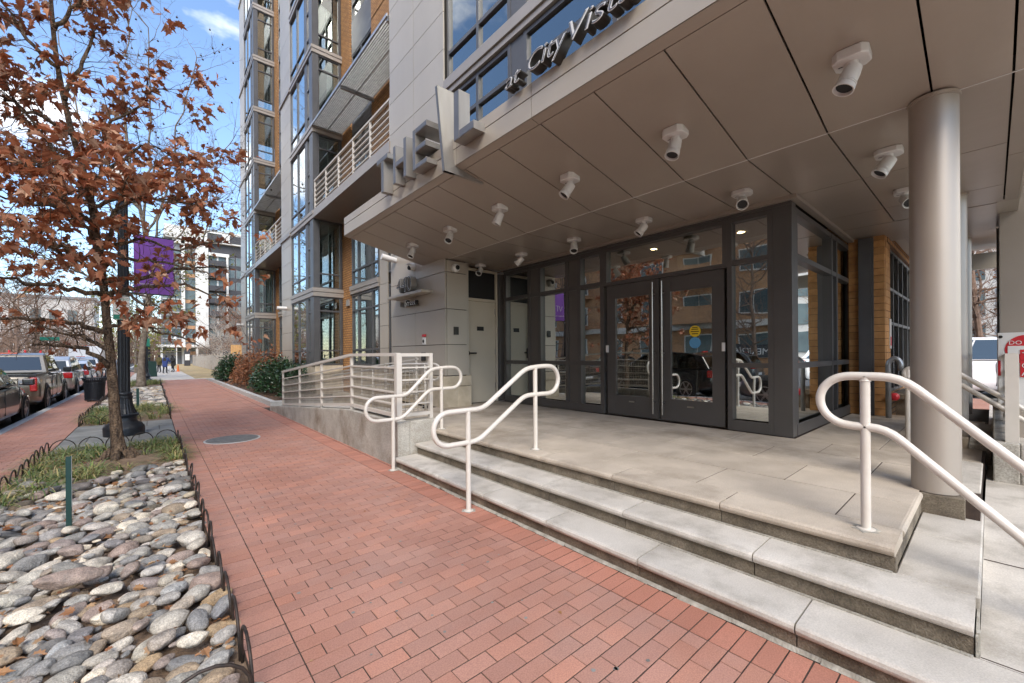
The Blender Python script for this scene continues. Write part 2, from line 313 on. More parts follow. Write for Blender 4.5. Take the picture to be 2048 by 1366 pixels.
# sidewalk: bed plus bricks laid one by one
side = struct('sidewalk', MB().box(.345, 2.44, -4, 34.75, -.3, -.0045).box(2.44, 2.62, 5.2, 34.75, -.3, -.0045).box(2.44, 2.9, 12.9, 14.1, -.3, -.005), 'joint_sand')
PW, PL, J, JY = .1016, .2032, .0055, .0078
def brick_mesh(lx, ly): return MB().cbox(-lx/2 + J/2, lx/2 - J/2, -ly/2 + JY/2, ly/2 - JY/2, -.05, 0, .001)
BM = {}
def brick_me(kind, mat):
    if (kind, mat) not in BM:
        lx, ly = {'str': (PL, PW), 'half': (PL/2, PW), 'sol': (.21, PW), 'solr': (.235, PW), 'solw': (.25, PW)}[kind]
        BM[kind, mat] = brick_mesh(lx, ly).mesh('paver', MAT[mat])
    return BM[kind, mat]
bricks = []                                   # (kind, mat, x, y)
nrow = int(38.7 / PW)
for r in range(nrow):
    yc = -4 + (r + .5) * PW
    bricks.append(('sol', 'paver', .345 + .105, yc))
    bricks.append(('solr', 'paver_red' if yc < 14 else 'paver', 2.3025, yc))
    if yc > 13.9: pass
    elif yc > 5.3: bricks.append(('half', 'paver_red', 2.48, yc)) if yc > 5.3 and yc < 13 else None
    x0 = .556
    if r % 2 == 0:
        for k in range(8): bricks.append(('str', 'paver', x0 + (k + .5) * PL, yc))
    else:
        bricks.append(('half', 'paver', x0 + PL/4, yc))
        for k in range(7): bricks.append(('str', 'paver', x0 + PL/2 + (k + .5) * PL, yc))
        bricks.append(('half', 'paver', x0 + 7.75 * PL, yc))
    if yc > 13.9: bricks.append(('half', 'paver', 2.43 + .056, yc)); bricks.append(('half', 'paver', 2.43 + .158, yc))
def px(x, y, z=0):
    d = x * math.sin(A) + y * math.cos(A)
    if d < .3: return None
    r_ = x * math.cos(A) - y * math.sin(A); u = 1024 + F * r_ / d
    return u, 714 - .0077 * (u - 305) - F * (z - H) / d, d
vis = []
for i, b in enumerate(bricks):
    p = px(b[2], b[3])
    if p and -20 < p[0] < 2070 and p[1] < 1390: vis.append((p[2], i))
vis.sort(); near = {i for _, i in vis[:296]}
rest = {'paver': MB(), 'paver_red': MB()}
for i, (kind, mt, x, yy) in enumerate(bricks):
    dz = rnd.uniform(-.0024, .0012); rz = rnd.gauss(0, .006); tx, ty = rnd.gauss(0, .004), rnd.gauss(0, .003)
    if i in near:
        link('brick', brick_me(kind, mt), side, (x, yy, dz), (tx, ty, rz))
    else:
        me = brick_me(kind, mt); M = Matrix.Translation((x, yy, dz)) @ Matrix.Rotation(rz, 4, 'Z') @ Matrix.Rotation(tx, 4, 'X')
        rest[mt].add([M @ v.co for v in me.vertices], [tuple(p.vertices) for p in me.polygons])
for k, mb in rest.items(): setp(mb.build('paving_bricks', MAT[k], side), kind='stuff')
gum = MB()
for _ in range(150):
    x_, y_, r_ = rnd.uniform(.4, 2.4), rnd.uniform(.6, 13), rnd.uniform(.005, .013)
    b_ = len(gum.v); gum.v += [(x_ + r_ * rnd.uniform(.7, 1.2) * math.cos(a * .9), y_ + r_ * rnd.uniform(.7, 1.2) * math.sin(a * .9), .0022) for a in range(7)]; gum.f.append(tuple(range(b_, b_ + 7)))
setp(gum.build('gum_spots', MAT['flagstone'], side), kind='stuff')
# brick strip along the kerb
strip = struct('kerb_side_pavement', MB().box(-2.252, -1.235, -12, 60, -.3, -.0045), 'joint_sand')
mb = MB()
for r in range(int(62 / PW)):
    yc = -6 + (r + .5) * PW
    for k in range(5):
        if r % 2 == 0: a, b_ = -2.252 + k * PL, -2.252 + (k + 1) * PL
        else: a, b_ = -2.252 + max(0, k - .5) * PL, -2.252 + (k + .5) * PL
        dz = rnd.uniform(-.0016, .0012)
        mb.cbox(a + J/2, b_ - J/2, yc - PW/2 + JY/2, yc + PW/2 - JY/2, -.05, dz, .001)
    if r % 2: mb.cbox(-2.252 + 4.5 * PL + J/2, -1.236, yc - PW/2 + JY/2, yc + PW/2 - JY/2, -.05, 0, .001)
setp(mb.build('paving_bricks', MAT['paver'], strip), kind='stuff')
# manhole cover
mh = thing('manhole_cover', 'round grey cast manhole cover set in the brick sidewalk', 'manhole cover', (1.09, 9.0, 0))
MB().lathe([(.43, -.05), (.43, .004), (.415, .006)], (1.09, 9.0, 0), 40).build('rim', MAT['granite'], mh)
MB().lathe([(.40, .0), (.40, .009), (.30, .010), (.295, .007), (.285, .007), (.28, .0105), (.12, .011), (.115, .008), (.10, .011)], (1.09, 9.0, 0), 40).build('lid', MAT['manhole'], mh)
# tree beds
bed = struct('planting_bed', MB().box(-1.235, .345, 1.9, 9.55, -.4, -.035), 'soil')
bed2 = struct('planting_bed', MB().box(-1.235, .345, 12.95, 33, -.4, -.03), 'soil')
# mound of bare earth round the trunk
m = MB(); n = 14
for i in range(n + 1):
    for j in range(n + 1):
        x = -1.1 + 1.35 * i / n; yy = 7.25 + 2.2 * j / n
        e = max(0, 1 - ((x + .35) / .75) ** 2 - ((yy - 8.15) / 1.1) ** 2)
        m.v.append((x, yy, -.05 + .11 * e ** .7 + .012 * noise.noise((x * 5, yy * 5, 0))))
for i in range(n):
    for j in range(n): m.f.append((i*(n+1)+j, (i+1)*(n+1)+j, (i+1)*(n+1)+j+1, i*(n+1)+j+1))
setp(m.build('earth_mound', MAT['soil'], bed, smooth=True), kind='stuff')
# flagstones round the lamp post
flag = struct('flagstone_paving', MB().box(-1.235, .345, 9.55, 12.95, -.3, -.012), 'joint_sand')
yy = 9.56
for r in range(4):
    h = [.82, .9, .78, .86][r]; xs = [-1.23, [-.62, -.9, -.5, -.8][r], [.02, -.2, .1, -.1][r], .34]
    for a, b_ in zip(xs, xs[1:]):
        MB().cbox(a + .004, b_ - .004, yy + .004, yy + h - .004, -.06, rnd.uniform(-.002, .002), .005).build('flagstone', MAT['flagstone'], flag)
    yy += h
# river stones
def rock_mesh(seed):
    rr = random.Random(seed); import bmesh
    bm = bmesh.new(); bmesh.ops.create_icosphere(bm, subdivisions=3, radius=1)
    o = Vector((rr.uniform(0, 50), rr.uniform(0, 50), rr.uniform(0, 50))); pw = rr.uniform(.75, 1.0)
    cut = [(Vector((rr.gauss(0, 1), rr.gauss(0, 1), rr.gauss(0, .6))).normalized(), rr.uniform(.62, .9)) for _ in range(rr.randint(2, 5))]
    for v in bm.verts:
        p = v.co.copy(); q = Vector([math.copysign(abs(c) ** pw, c) for c in p])
        for d, lim in cut:
            ex = q.dot(d) - lim
            if ex > 0: q -= d * ex * .8
        v.co = q * (1 + .16 * noise.noise(p * 1.1 + o) + .05 * noise.noise(p * 3 + o))
    me = bpy.data.meshes.new('river_stone'); bm.to_mesh(me); bm.free(); me.materials.append(MAT['stone'])
    me.polygons.foreach_set('use_smooth', [True] * len(me.polygons)); return me
ROCK = [rock_mesh(i) for i in range(16)]
ROCKD = []
for me in ROCK:
    d = me.copy(); d.materials[0] = MAT['stone_dark']; ROCKD.append(d)
def rock_field(x0, x1, y0, y1, ka, seed):
    rr = random.Random(seed); out = []; tries = 0
    pts = []
    while tries < 26000:
        tries += 1
        big = 1 - tries / 26000
        a = ka * (rr.uniform(.075, .135) if big > .45 else rr.uniform(.045, .09) if big > .2 else rr.uniform(.03, .05)); b_ = a * rr.uniform(.52, .8)
        x = rr.uniform(x0 + .02, x1 - .03); yy = rr.uniform(y0, y1); th = rr.gauss(.35, .55)
        ok = True; dx, dy = math.cos(th), math.sin(th)
        for (qx, qy, qa, qb, qt) in pts:
            ex, ey = qx - x, qy - yy; dd = ex * ex + ey * ey
            if dd > (a + qa) ** 2: continue
            d = math.sqrt(dd) + 1e-6; ux, uy = ex / d, ey / d
            c1 = ux * dx + uy * dy; s1 = 1 - c1 * c1; r1 = 1 / math.sqrt(c1*c1/(a*a) + s1/(b_*b_))
            c2 = ux * math.cos(qt) + uy * math.sin(qt); s2 = 1 - c2 * c2; r2 = 1 / math.sqrt(c2*c2/(qa*qa) + s2/(qb*qb))
            if d < (r1 + r2) * .84: ok = False; break
        if ok:
            pts.append((x, yy, a, b_, th)); out.append((x, yy, a, b_, th, rr.uniform(.55, .8) * b_, rr.random()))
    return out
field = rock_field(-1.22, .33, 1.98, 7.62, .82, 3)
field = [f for f in field if f[1] < 7.35 + .25 * math.sin(f[0] * 3.1) + .1]
order = sorted(range(len(field)), key=lambda i: (px(field[i][0], field[i][1]) or (0, 0, 99))[2] / (field[i][2] + .01))
inview = [i for i in order if (lambda p: p and -40 < p[0] < 700 and p[1] < 1420)(px(field[i][0], field[i][1]))]
nearr = set(inview[:290]); rest_r = MB(); low = {}
for i, (x, yy, a, b_, th, c, q) in enumerate(field):
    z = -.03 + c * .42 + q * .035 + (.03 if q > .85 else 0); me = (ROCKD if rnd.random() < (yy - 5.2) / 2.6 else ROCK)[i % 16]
    if i in nearr:
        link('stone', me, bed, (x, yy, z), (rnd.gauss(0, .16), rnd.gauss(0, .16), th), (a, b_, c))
    else:
        M = Matrix.Translation((x, yy, z)) @ Matrix.Rotation(th, 4, 'Z') @ Matrix.Diagonal((a, b_, c, 1))
        rest_r.add([M @ v.co for v in me.vertices], [tuple(p.vertices) for p in me.polygons])
if rest_r.v: setp(rest_r.build('small_stones', MAT['stone'], bed, smooth=True), kind='stuff')
# one driftwood-like long stone lying on top, as by the front of the bed
link('stone', ROCK[3], bed, (-.40, 3.75, .13), (.05, .1, .1), (.16, .06, .05))
import bmesh as _bm
def lowrock():
    bm = _bm.new(); _bm.ops.create_icosphere(bm, subdivisions=2, radius=1); me = bpy.data.meshes.new('r'); bm.to_mesh(me); bm.free(); return me
LR = lowrock(); mb = MB()
for (x, yy, a, b_, th, c, q) in rock_field(-1.22, .33, 16.6, 26.6, 1.25, 9):
    M = Matrix.Translation((x, yy, c * .4)) @ Matrix.Rotation(th, 4, 'Z') @ Matrix.Diagonal((a, b_, c, 1))
    mb.add([M @ (v.co * (1 + .15 * noise.noise(v.co * 1.3 + Vector((x * 9, yy * 9, 0))))) for v in LR.vertices], [tuple(p.vertices) for p in LR.polygons])
setp(mb.build('river_stones', MAT['stone'], bed2, smooth=True), kind='stuff')
# fallen leaves between the stones and on the bricks
LEAF_OUT = [(0, 0), (.10, .12), (.26, .10), (.22, .26), (.38, .34), (.22, .42), (.30, .60), (.12, .62), (0, 1.0)]
def leaf(mb, p, d, up, s, fold=.25):
    d = d.normalized(); x = d.cross(up)
    if x.length < 1e-4: x = d.orthogonal()
    x.normalize(); nrm = x.cross(d); base = len(mb.v); n = len(LEAF_OUT)
    for (a, b_) in LEAF_OUT: mb.v.append(tuple(p + (d * b_ + x * a + nrm * (fold * a - .25 * b_ * b_)) * s))
    for (a, b_) in LEAF_OUT[1:-1]: mb.v.append(tuple(p + (d * b_ - x * a + nrm * (fold * a - .25 * b_ * b_)) * s))
    mb.f.append(tuple(base + i for i in range(n)))
    mb.f.append((base, base + n - 1) + tuple(base + i for i in range(2*n-3, n-1, -1)))
mb = MB()
for _ in range(900):
    x, yy = rnd.uniform(-1.2, .32), rnd.uniform(2, 9.4) if rnd.random() < .8 else rnd.uniform(13, 22)
    leaf(mb, Vector((x, yy, rnd.uniform(.0, .05))), Vector((rnd.gauss(0, 1), rnd.gauss(0, 1), rnd.uniform(-.1, .3))), Vector((rnd.gauss(0, .4), rnd.gauss(0, .4), 1)), rnd.uniform(.03, .085), rnd.uniform(-.2, .6))
for _ in range(34):
    leaf(mb, Vector((rnd.uniform(.4, 2.4), rnd.uniform(1.5, 14), .004)), Vector((rnd.gauss(0, 1), rnd.gauss(0, 1), 0)), Vector((0, 0, 1)), rnd.uniform(.015, .035), .3)
for _ in range(150):
    leaf(mb, Vector((rnd.uniform(2.8, 4.3), rnd.uniform(14.2, 31), .13)), Vector((rnd.gauss(0, 1), rnd.gauss(0, 1), .1)), Vector((0, 0, 1)), rnd.uniform(.04, .1), .3)
setp(mb.build('fallen_leaves', MAT['litter']), kind='stuff')
# liriope grass, as one ground cover per bed
def liriope(name, regions, seed, parent):
    rr = random.Random(seed); mb = MB()
    for (cx, cy, rad, nb, ln) in regions:
        for _ in range(nb):
            a = rr.uniform(0, 6.283); q = rad * math.sqrt(rr.random()); p = Vector((cx + q * math.cos(a), cy + q * math.sin(a), -.02))
            if not (-1.3 < p.x < .37): continue
            h = a + rr.gauss(0, .6); l = ln * rr.uniform(.6, 1.25); lean = rr.uniform(.45, 1.35); d = Vector((math.cos(h), math.sin(h), 0)); sw = Vector((-d.y, d.x, 0)); w_ = rr.uniform(.004, .0075)
            pts = []
            for k in range(5):
                t = k / 4; pts.append(p + d * (l * lean * t * (.35 + .65 * t)) + Vector((0, 0, l * (1.25 * t - t * t * (.55 + .55 * lean)))))
            b0 = len(mb.v)
            for k, q_ in enumerate(pts):
                ww = w_ * (1 - .85 * (k / 4) ** 2); mb.v += [tuple(q_ - sw * ww), tuple(q_ + sw * ww)]
            for k in range(4): mb.f.append((b0+2*k, b0+2*k+1, b0+2*k+3, b0+2*k+2))
    return setp(mb.build(name, MAT['liriope'], parent), kind='stuff')
rr = random.Random(5)
reg = [(rr.uniform(-1.18, -.55), rr.uniform(6.9, 9.4), .10, 46, .32) for _ in range(26)] + [(rr.uniform(-.1, .3), rr.uniform(8.3, 9.45), .09, 46, .30) for _ in range(11)] + [(.24, 7.75, .1, 80, .29), (.27, 8.1, .1, 70, .29), (-.15, 9.3, .12, 80, .29), (-.6, 7.55, .12, 60, .34), (-.3, 7.5, .1, 30, .28), (-.95, 6.8, .12, 70, .29), (-1.15, 6.5, .1, 60, .29), (-1.18, 6.9, .1, 60, .29)]
liriope('liriope_ground_cover', reg, 1, bed)
liriope('liriope_ground_cover', [(rr.uniform(-1.15, .28), rr.uniform(13.1, 16.2), .14, 60, .42) for _ in range(30)] + [(rr.uniform(-1.1, .3), rr.uniform(26.5, 32.5), .2, 70, .5) for _ in range(22)], 2, bed2)
# hoop fences
def hoop_fence(label, runs):
    t = thing('hoop_fence', label, 'garden fence', (runs[0][0], runs[0][1], 0))
    for (x0, y0, x1, y1) in runs:
        Lr = math.hypot(x1 - x0, y1 - y0); k = max(1, round(Lr / .34)); st = Lr / k; ang = math.atan2(y1 - y0, x1 - x0)
        pts = [(-st/2 + .012, 0, -.12), (-st/2 + .012, 0, .06)] + [(-(st/2 - .012) * math.cos(R(a)), 0, .06 + .15 * math.sin(R(a))) for a in range(20, 180, 20)] + [(st/2 - .012, 0, .06), (st/2 - .012, 0, -.12)]
        me = MB().tube(pts, .0075, 7).mesh('hoop', MAT['hoop'], True)
        for i in range(k):
            f = (i + .5) / k
            link('hoop', me, t, (x0 + (x1 - x0) * f, y0 + (y1 - y0) * f, 0), (rnd.gauss(0, .05), rnd.gauss(0, .03), ang + rnd.gauss(0, .02)))
    return t
hoop_fence('low black wire hoop border round the near bed of river stones', [(.33, 9.54, .33, 2.14), (.33, 2.14, -.69, 2.14), (-1.225, 2.14, -1.225, 9.54), (-1.225, 9.54, .33, 9.54)])
hoop_fence('low black wire hoop border round the far bed beyond the lamp post', [(.33, 13.0, .33, 33), (-1.225, 13.0, -1.225, 33), (-1.225, 18.8, .33, 18.8), (-1.225, 13.0, -.2, 13.0)])
# green stakes
def stake(label, x, y, h, wd, tag=False):
    t = thing('metal_stake', label, 'stake', (x, y, 0))
    MB().prism([(-wd/2 + x, y - .006), (wd/2 + x, y - .006), (wd/2 + x, y + .02), (wd/2 - .006 + x, y + .02), (wd/2 - .006 + x, y), (-wd/2 + x, y)], 'z', -.25, h).build('post', MAT['stake_green'], t)
    MB().box(x + wd/2 + .0005, x + wd/2 + .003, y - .006, y + .012, h * .35, h).build('edge_strip', MAT['galv'], t)
    return t
stake('short dark green metal stake standing among the river stones', -.544, 5.13, .66, .034)
stake('small dark green stake in the bed beyond the lamp post', -.32, 15.7, .62, .06)
# beyond the bricks
struct('concrete_walk', MB().box(.3, 2.2, 34.75, 90, -.3, -.004), 'concrete')
struct('concrete_apron', MB().box(-1.235, .3, 33, 90, -.3, -.009).box(2.2, 3.2, 34.75, 35.6, -.3, -.006), 'concrete')
struct('lawn', MB().box(2.2, 60, 35.6, 130, -.3, -.02), 'dry_lawn')
struct('far_lawn', MB().box(-1.235, .28, 90, 130, -.3, -.02), 'dry_lawn')
struct('opposite_pavement', MB().box(-18, -13.2, -30, 60, -.4, .0), 'concrete')
struct('bed_end_pavement', MB().box(-1.234, .343, -4, 1.898, -.3, -.002), 'paver')
struct('rear_pavement', MB().box(-2.2, 2.44, -12, -4.002, -.3, -.002), 'concrete')
# ================================================================ the apartment building
bld = thing('apartment_building', 'tan metal and orange brick apartment building with bay windows along the sidewalk', 'building', (5.4, 16, 0))
BANDS = [(3.65, 3.95), (6.43, 6.70), (9.54, 9.82), (12.41, 12.66), (15.30, 15.57), (18.20, 18.47), (21.10, 21.38), (24.0, 24.3), (26.9, 27.2)]
STOR = [(1.15, 3.65)] + [(BANDS[i][1], BANDS[i+1][0]) for i in range(8)]
def wbox(mb, plane, c0, c1, a0, a1, z0, z1):
    return mb.box(c0, c1, a0, a1, z0, z1) if plane == 'X' else mb.box(a0, a1, c0, c1, z0, z1)
def window(parent, plane, c, z0, z1, cols, rows, fw=.055, depth=.09, mat='frame', pane='pane', name='window', panels=()):
    """frame mesh with one pane object per cell; rows: list of inner z splits per column; panels: solid cells (col, row)"""
    mb = MB(); cols = sorted(cols); cells = []
    for i, a in enumerate(cols):
        l = a if i == 0 else a - fw/2; r = a if i == len(cols)-1 else a + fw/2
        if i == 0: r = a + fw
        if i == len(cols)-1: l = a - fw
        wbox(mb, plane, c, c + depth, l, r, z0, z1)
    for i in range(len(cols)-1):
        a0 = cols[i] + (fw if i == 0 else fw/2); a1 = cols[i+1] - (fw if i == len(cols)-2 else fw/2)
        zs = [z0] + list(rows[i % len(rows)]) + [z1]
        for j, z in enumerate(zs):
            b0 = z if j == 0 else z - fw/2; b1 = z + fw/2
            if j == 0: b1 = z + fw
            if j == len(zs)-1: b0, b1 = z - fw, z
            wbox(mb, plane, c + .004, c + depth - .004, a0, a1, b0, b1)
        for j in range(len(zs)-1):
            cells.append((a0, a1, zs[j] + (fw if j == 0 else fw/2), zs[j+1] - (fw if j == len(zs)-2 else fw/2), (i, j)))
    f = mb.build(name, MAT[mat], parent)
    for (a0, a1, b0, b1, ij) in cells:
        if ij in panels: wbox(MB(), plane, c + .02, c + .05, a0 - .003, a1 + .003, b0 - .003, b1 + .003).build('infill_panel', MAT['store_panel'], f)
        else: wbox(MB(), plane, c + depth * .5, c + depth * .5 + .01, a0 - .004, a1 + .004, b0 - .004, b1 + .004).build('pane', MAT[pane], f)
    return f
def panels(parent, plane, c, avals, zvals, mat='panel', t=.03, g=.012, name='panel'):
    for i in range(len(avals)-1):
        for j in range(len(zvals)-1):
            a0, a1 = sorted((avals[i], avals[i+1]))
            wbox(MB(), plane, c, c + t, a0 + g/2, a1 - g/2, zvals[j] + g/2, zvals[j+1] - g/2).build(name, MAT[mat], parent)
PZ = [1.08, 1.703, 2.414, 3.148, 3.88, 4.61, 5.34, 6.07] + [6.803 + .747 * k for k in range(24)]
# --- pier with the house number
MB().box(4.412, 4.89, 7.102, 9.50, .2, 24).build('pier_core', MAT['gap'], bld)
panels(bld, 'X', 4.38, [7.07, 8.31, 9.53], PZ)
panels(bld, 'Y', 7.07, [4.415, 4.90], [1.08, 1.703, 2.414, 3.148, 3.39])
MB().box(4.90, 4.955, 7.09, 7.34, .45, 3.39).build('trim', MAT['panel'], bld)
for (x0, x1, y0, y1, z0, z1) in [(4.30, 4.63, 7.02, 7.8, .45, .86), (4.63, 4.97, 7.022, 7.335, .45, .86), (4.30, 4.97, 7.02, 7.8, .87, 1.07), (4.30, 4.6, 7.81, 8.7, .45, .86), (4.30, 4.6, 7.81, 8.7, .87, 1.07), (4.30, 4.6, 8.71, 9.56, .45, 1.07)]:
    MB().box(x0, x1, y0, y1, z0, z1).build('base_stone', MAT['limestone'], bld, bevel=.008)
# --- service door between pier and glass entrance
MB().box(4.955, 5.93, 7.40, 7.5, .45, 3.39).build('door_wall', MAT['panel'], bld)
fr = MB().box(4.955, 5.005, 7.32, 7.399, .45, 3.36).box(5.86, 5.91, 7.32, 7.399, .45, 3.36).box(5.005, 5.86, 7.323, 7.399, 3.31, 3.36).box(5.005, 5.86, 7.323, 7.399, 2.66, 2.72).build('door_frame', MAT['door_paint'], bld)
dr = MB().box(5.01, 5.855, 7.345, 7.395, .46, 2.655).build('service_door', MAT['door_paint'], bld)
MB().box(5.005, 5.86, 7.36, 7.398, 2.722, 3.308).build('dark_transom', MAT['black'], bld)
MB().box(5.02, 5.11, 7.315, 7.344, 1.40, 1.64).tube([(5.07, 7.33, 1.53), (5.07, 7.25, 1.53), (5.26, 7.245, 1.53)], .018, 8).lathe([(.05, 7.28), (.05, 7.33)], (5.07, 0, 1.53), 14, 'y').build('door_handle', MAT['letter_dark'], dr)
MB().box(5.35, 5.53, 7.338, 7.344, 2.02, 2.11).build('door_plate', MAT['black'], dr)
for z in (.75, 1.5, 2.4): MB().box(5.84, 5.862, 7.335, 7.35, z, z + .12).build('hinge', MAT['steel'], dr)
MB().box(4.57, 4.68, 7.045, 7.066, 1.9, 2.06).build('wall_plate', MAT['letter_dark'], bld)
MB().box(4.36, 4.378, 7.85, 8.02, .92 + .45, 1.10 + .45).build('wall_box', MAT['letter_dark'], bld)
# --- setback walls, bays, balconies
def room(parent, x0, x1, y0, y1, z0, z1):
    MB().box(x1, x1 + .05, y0, y1, z0, z1).build('room_wall', MAT['room'], parent)
    MB().box(x0, x1, y0, y1, z0 - .05, z0 + .02).build('room_floor', MAT['room'], parent)
def blinds(parent, plane, c, a0, a1, z0, z1, step=.055):
    mb = MB(); z = z0
    while z < z1:
        if plane == 'X': mb.add([(c - .02, a0, z), (c - .02, a1, z), (c + .02, a1, z + .03), (c + .02, a0, z + .03)], [(0, 1, 2, 3)])
        else: mb.add([(a0, c - .02, z), (a1, c - .02, z), (a1, c + .02, z + .03), (a0, c + .02, z + .03)], [(0, 1, 2, 3)])
        z += step
    mid = (a0 + a1) / 2
    for a in (a0, mid - .015, a1 - .03): wbox(mb, plane, c - .012, c + .012, a, a + .03, z0, z1)
    mb.build('blind', MAT['blind'], parent)
def curtain(parent, plane, c, a0, a1, z0, z1, mat='curtain'):
    mb = MB(); n = max(6, int((a1 - a0) / .045)); b0 = 0
    for k in range(n + 1):
        a = a0 + (a1 - a0) * k / n; d = .03 * math.sin(k * 1.9) + .012 * math.sin(k * .73)
        for z in (z0, z1): mb.v.append((c + d, a, z) if plane == 'X' else (a, c + d, z))
    for k in range(n): mb.f.append((2*k, 2*k+2, 2*k+3, 2*k+1))
    mb.build('curtain', MAT[mat], parent, smooth=True)
rb = random.Random(21)
def bay(y0, top, detail):
    """projecting bay: near side wall at y0, front at x = 4.38"""
    for s, (z0, z1) in enumerate(STOR[:top]):
        zl = z0 + .50 if s else 1.68
        window(bld, 'X', 4.40, z0, z1, [y0 + .40, y0 + .78], [[zl, z1 - .55 if s == 0 else zl + 1.0]], depth=.07)
        window(bld, 'X', 4.39, z0, z1, [y0 + .98, y0 + 2.10, y0 + 3.13], [[zl]], depth=.08)
        MB().box(4.395, 4.47, y0 + .78, y0 + .98, z0, z1).build('mullion_panel', MAT['frame'], bld)
        MB().box(4.38, 4.545, y0, y0 + .40, z0, z1).build('corner_post', MAT['frame'], bld)
        window(bld, 'Y', y0 + .012, z0, z1, [4.545, 5.36], [[zl, z1 - .52] if s != 1 else [zl + .03]], depth=.08)
        MB().box(5.36, 5.40, y0 + .02, y0 + .12, z0, z1).build('side_trim', MAT['frame'], bld)
        room(bld, 4.6, 6.9, y0 + .15, y0 + 4.6, z0, z1 + .3)
        if detail:
            if s == 0: blinds(bld, 'Y', y0 + .2, 4.6, 5.32, z0 + .05, z1 - .6)
            elif rb.random() < .55: blinds(bld, 'Y', y0 + .2, 4.6, 5.32, z0 + rb.uniform(.1, 1.2), z1 - .1, .05)
            elif rb.random() < .6: curtain(bld, 'Y', y0 + .22, 4.95, 5.33, z0 + .05, z1 - .05)
        if rb.random() < .6: curtain(bld, 'X', 4.75, y0 + 1.0, y0 + 1.0 + rb.uniform(.4, 1.3), z0 + .05, z1 - .05)
        if rb.random() < .5: blinds(bld, 'X', 4.6, y0 + 2.12, y0 + 3.05, z0 + .6, z1 - .06)
    ztop = STOR[top-1][1]
    zs = [1.0]
    while zs[-1] + .735 < ztop + .2: zs.append(zs[-1] + .735)
    MB().box(4.412, 4.6, y0 + 3.15, y0 + 4.8, .6, ztop).build('panel_backing', MAT['gap'], bld)
    panels(bld, 'X', 4.38, [y0 + 3.14, y0 + 4.82], zs)
    MB().box(4.43, 5.4, y0 + 4.805, y0 + 4.83, .6, ztop).build('bay_side', MAT['panel'], bld)
    for k, (b0, b1) in enumerate(BANDS[:top]):
        zm = b0 + (b1 - b0) * .55
        MB().box(4.355, 5.44, y0 - .03, y0 + 3.13, b0 + .0, zm - .01).build('floor_band', MAT['band'], bld)
        MB().box(4.335, 5.44, y0 - .05, y0 + 3.13, zm, b1).build('floor_band', MAT['band'], bld)
        if k % 2: MB().box(4.325, 4.40, y0 + 3.13, y0 + 4.9, b0 + .06, b1 - .04).build('floor_band', MAT['band'], bld)
    MB().box(4.42, 5.4, y0 + .03, y0 + 3.2, .1, 1.15).build('bay_base', MAT['limestone'], bld)
bay(15.9, 8, True); bay(27.1, 9, True)
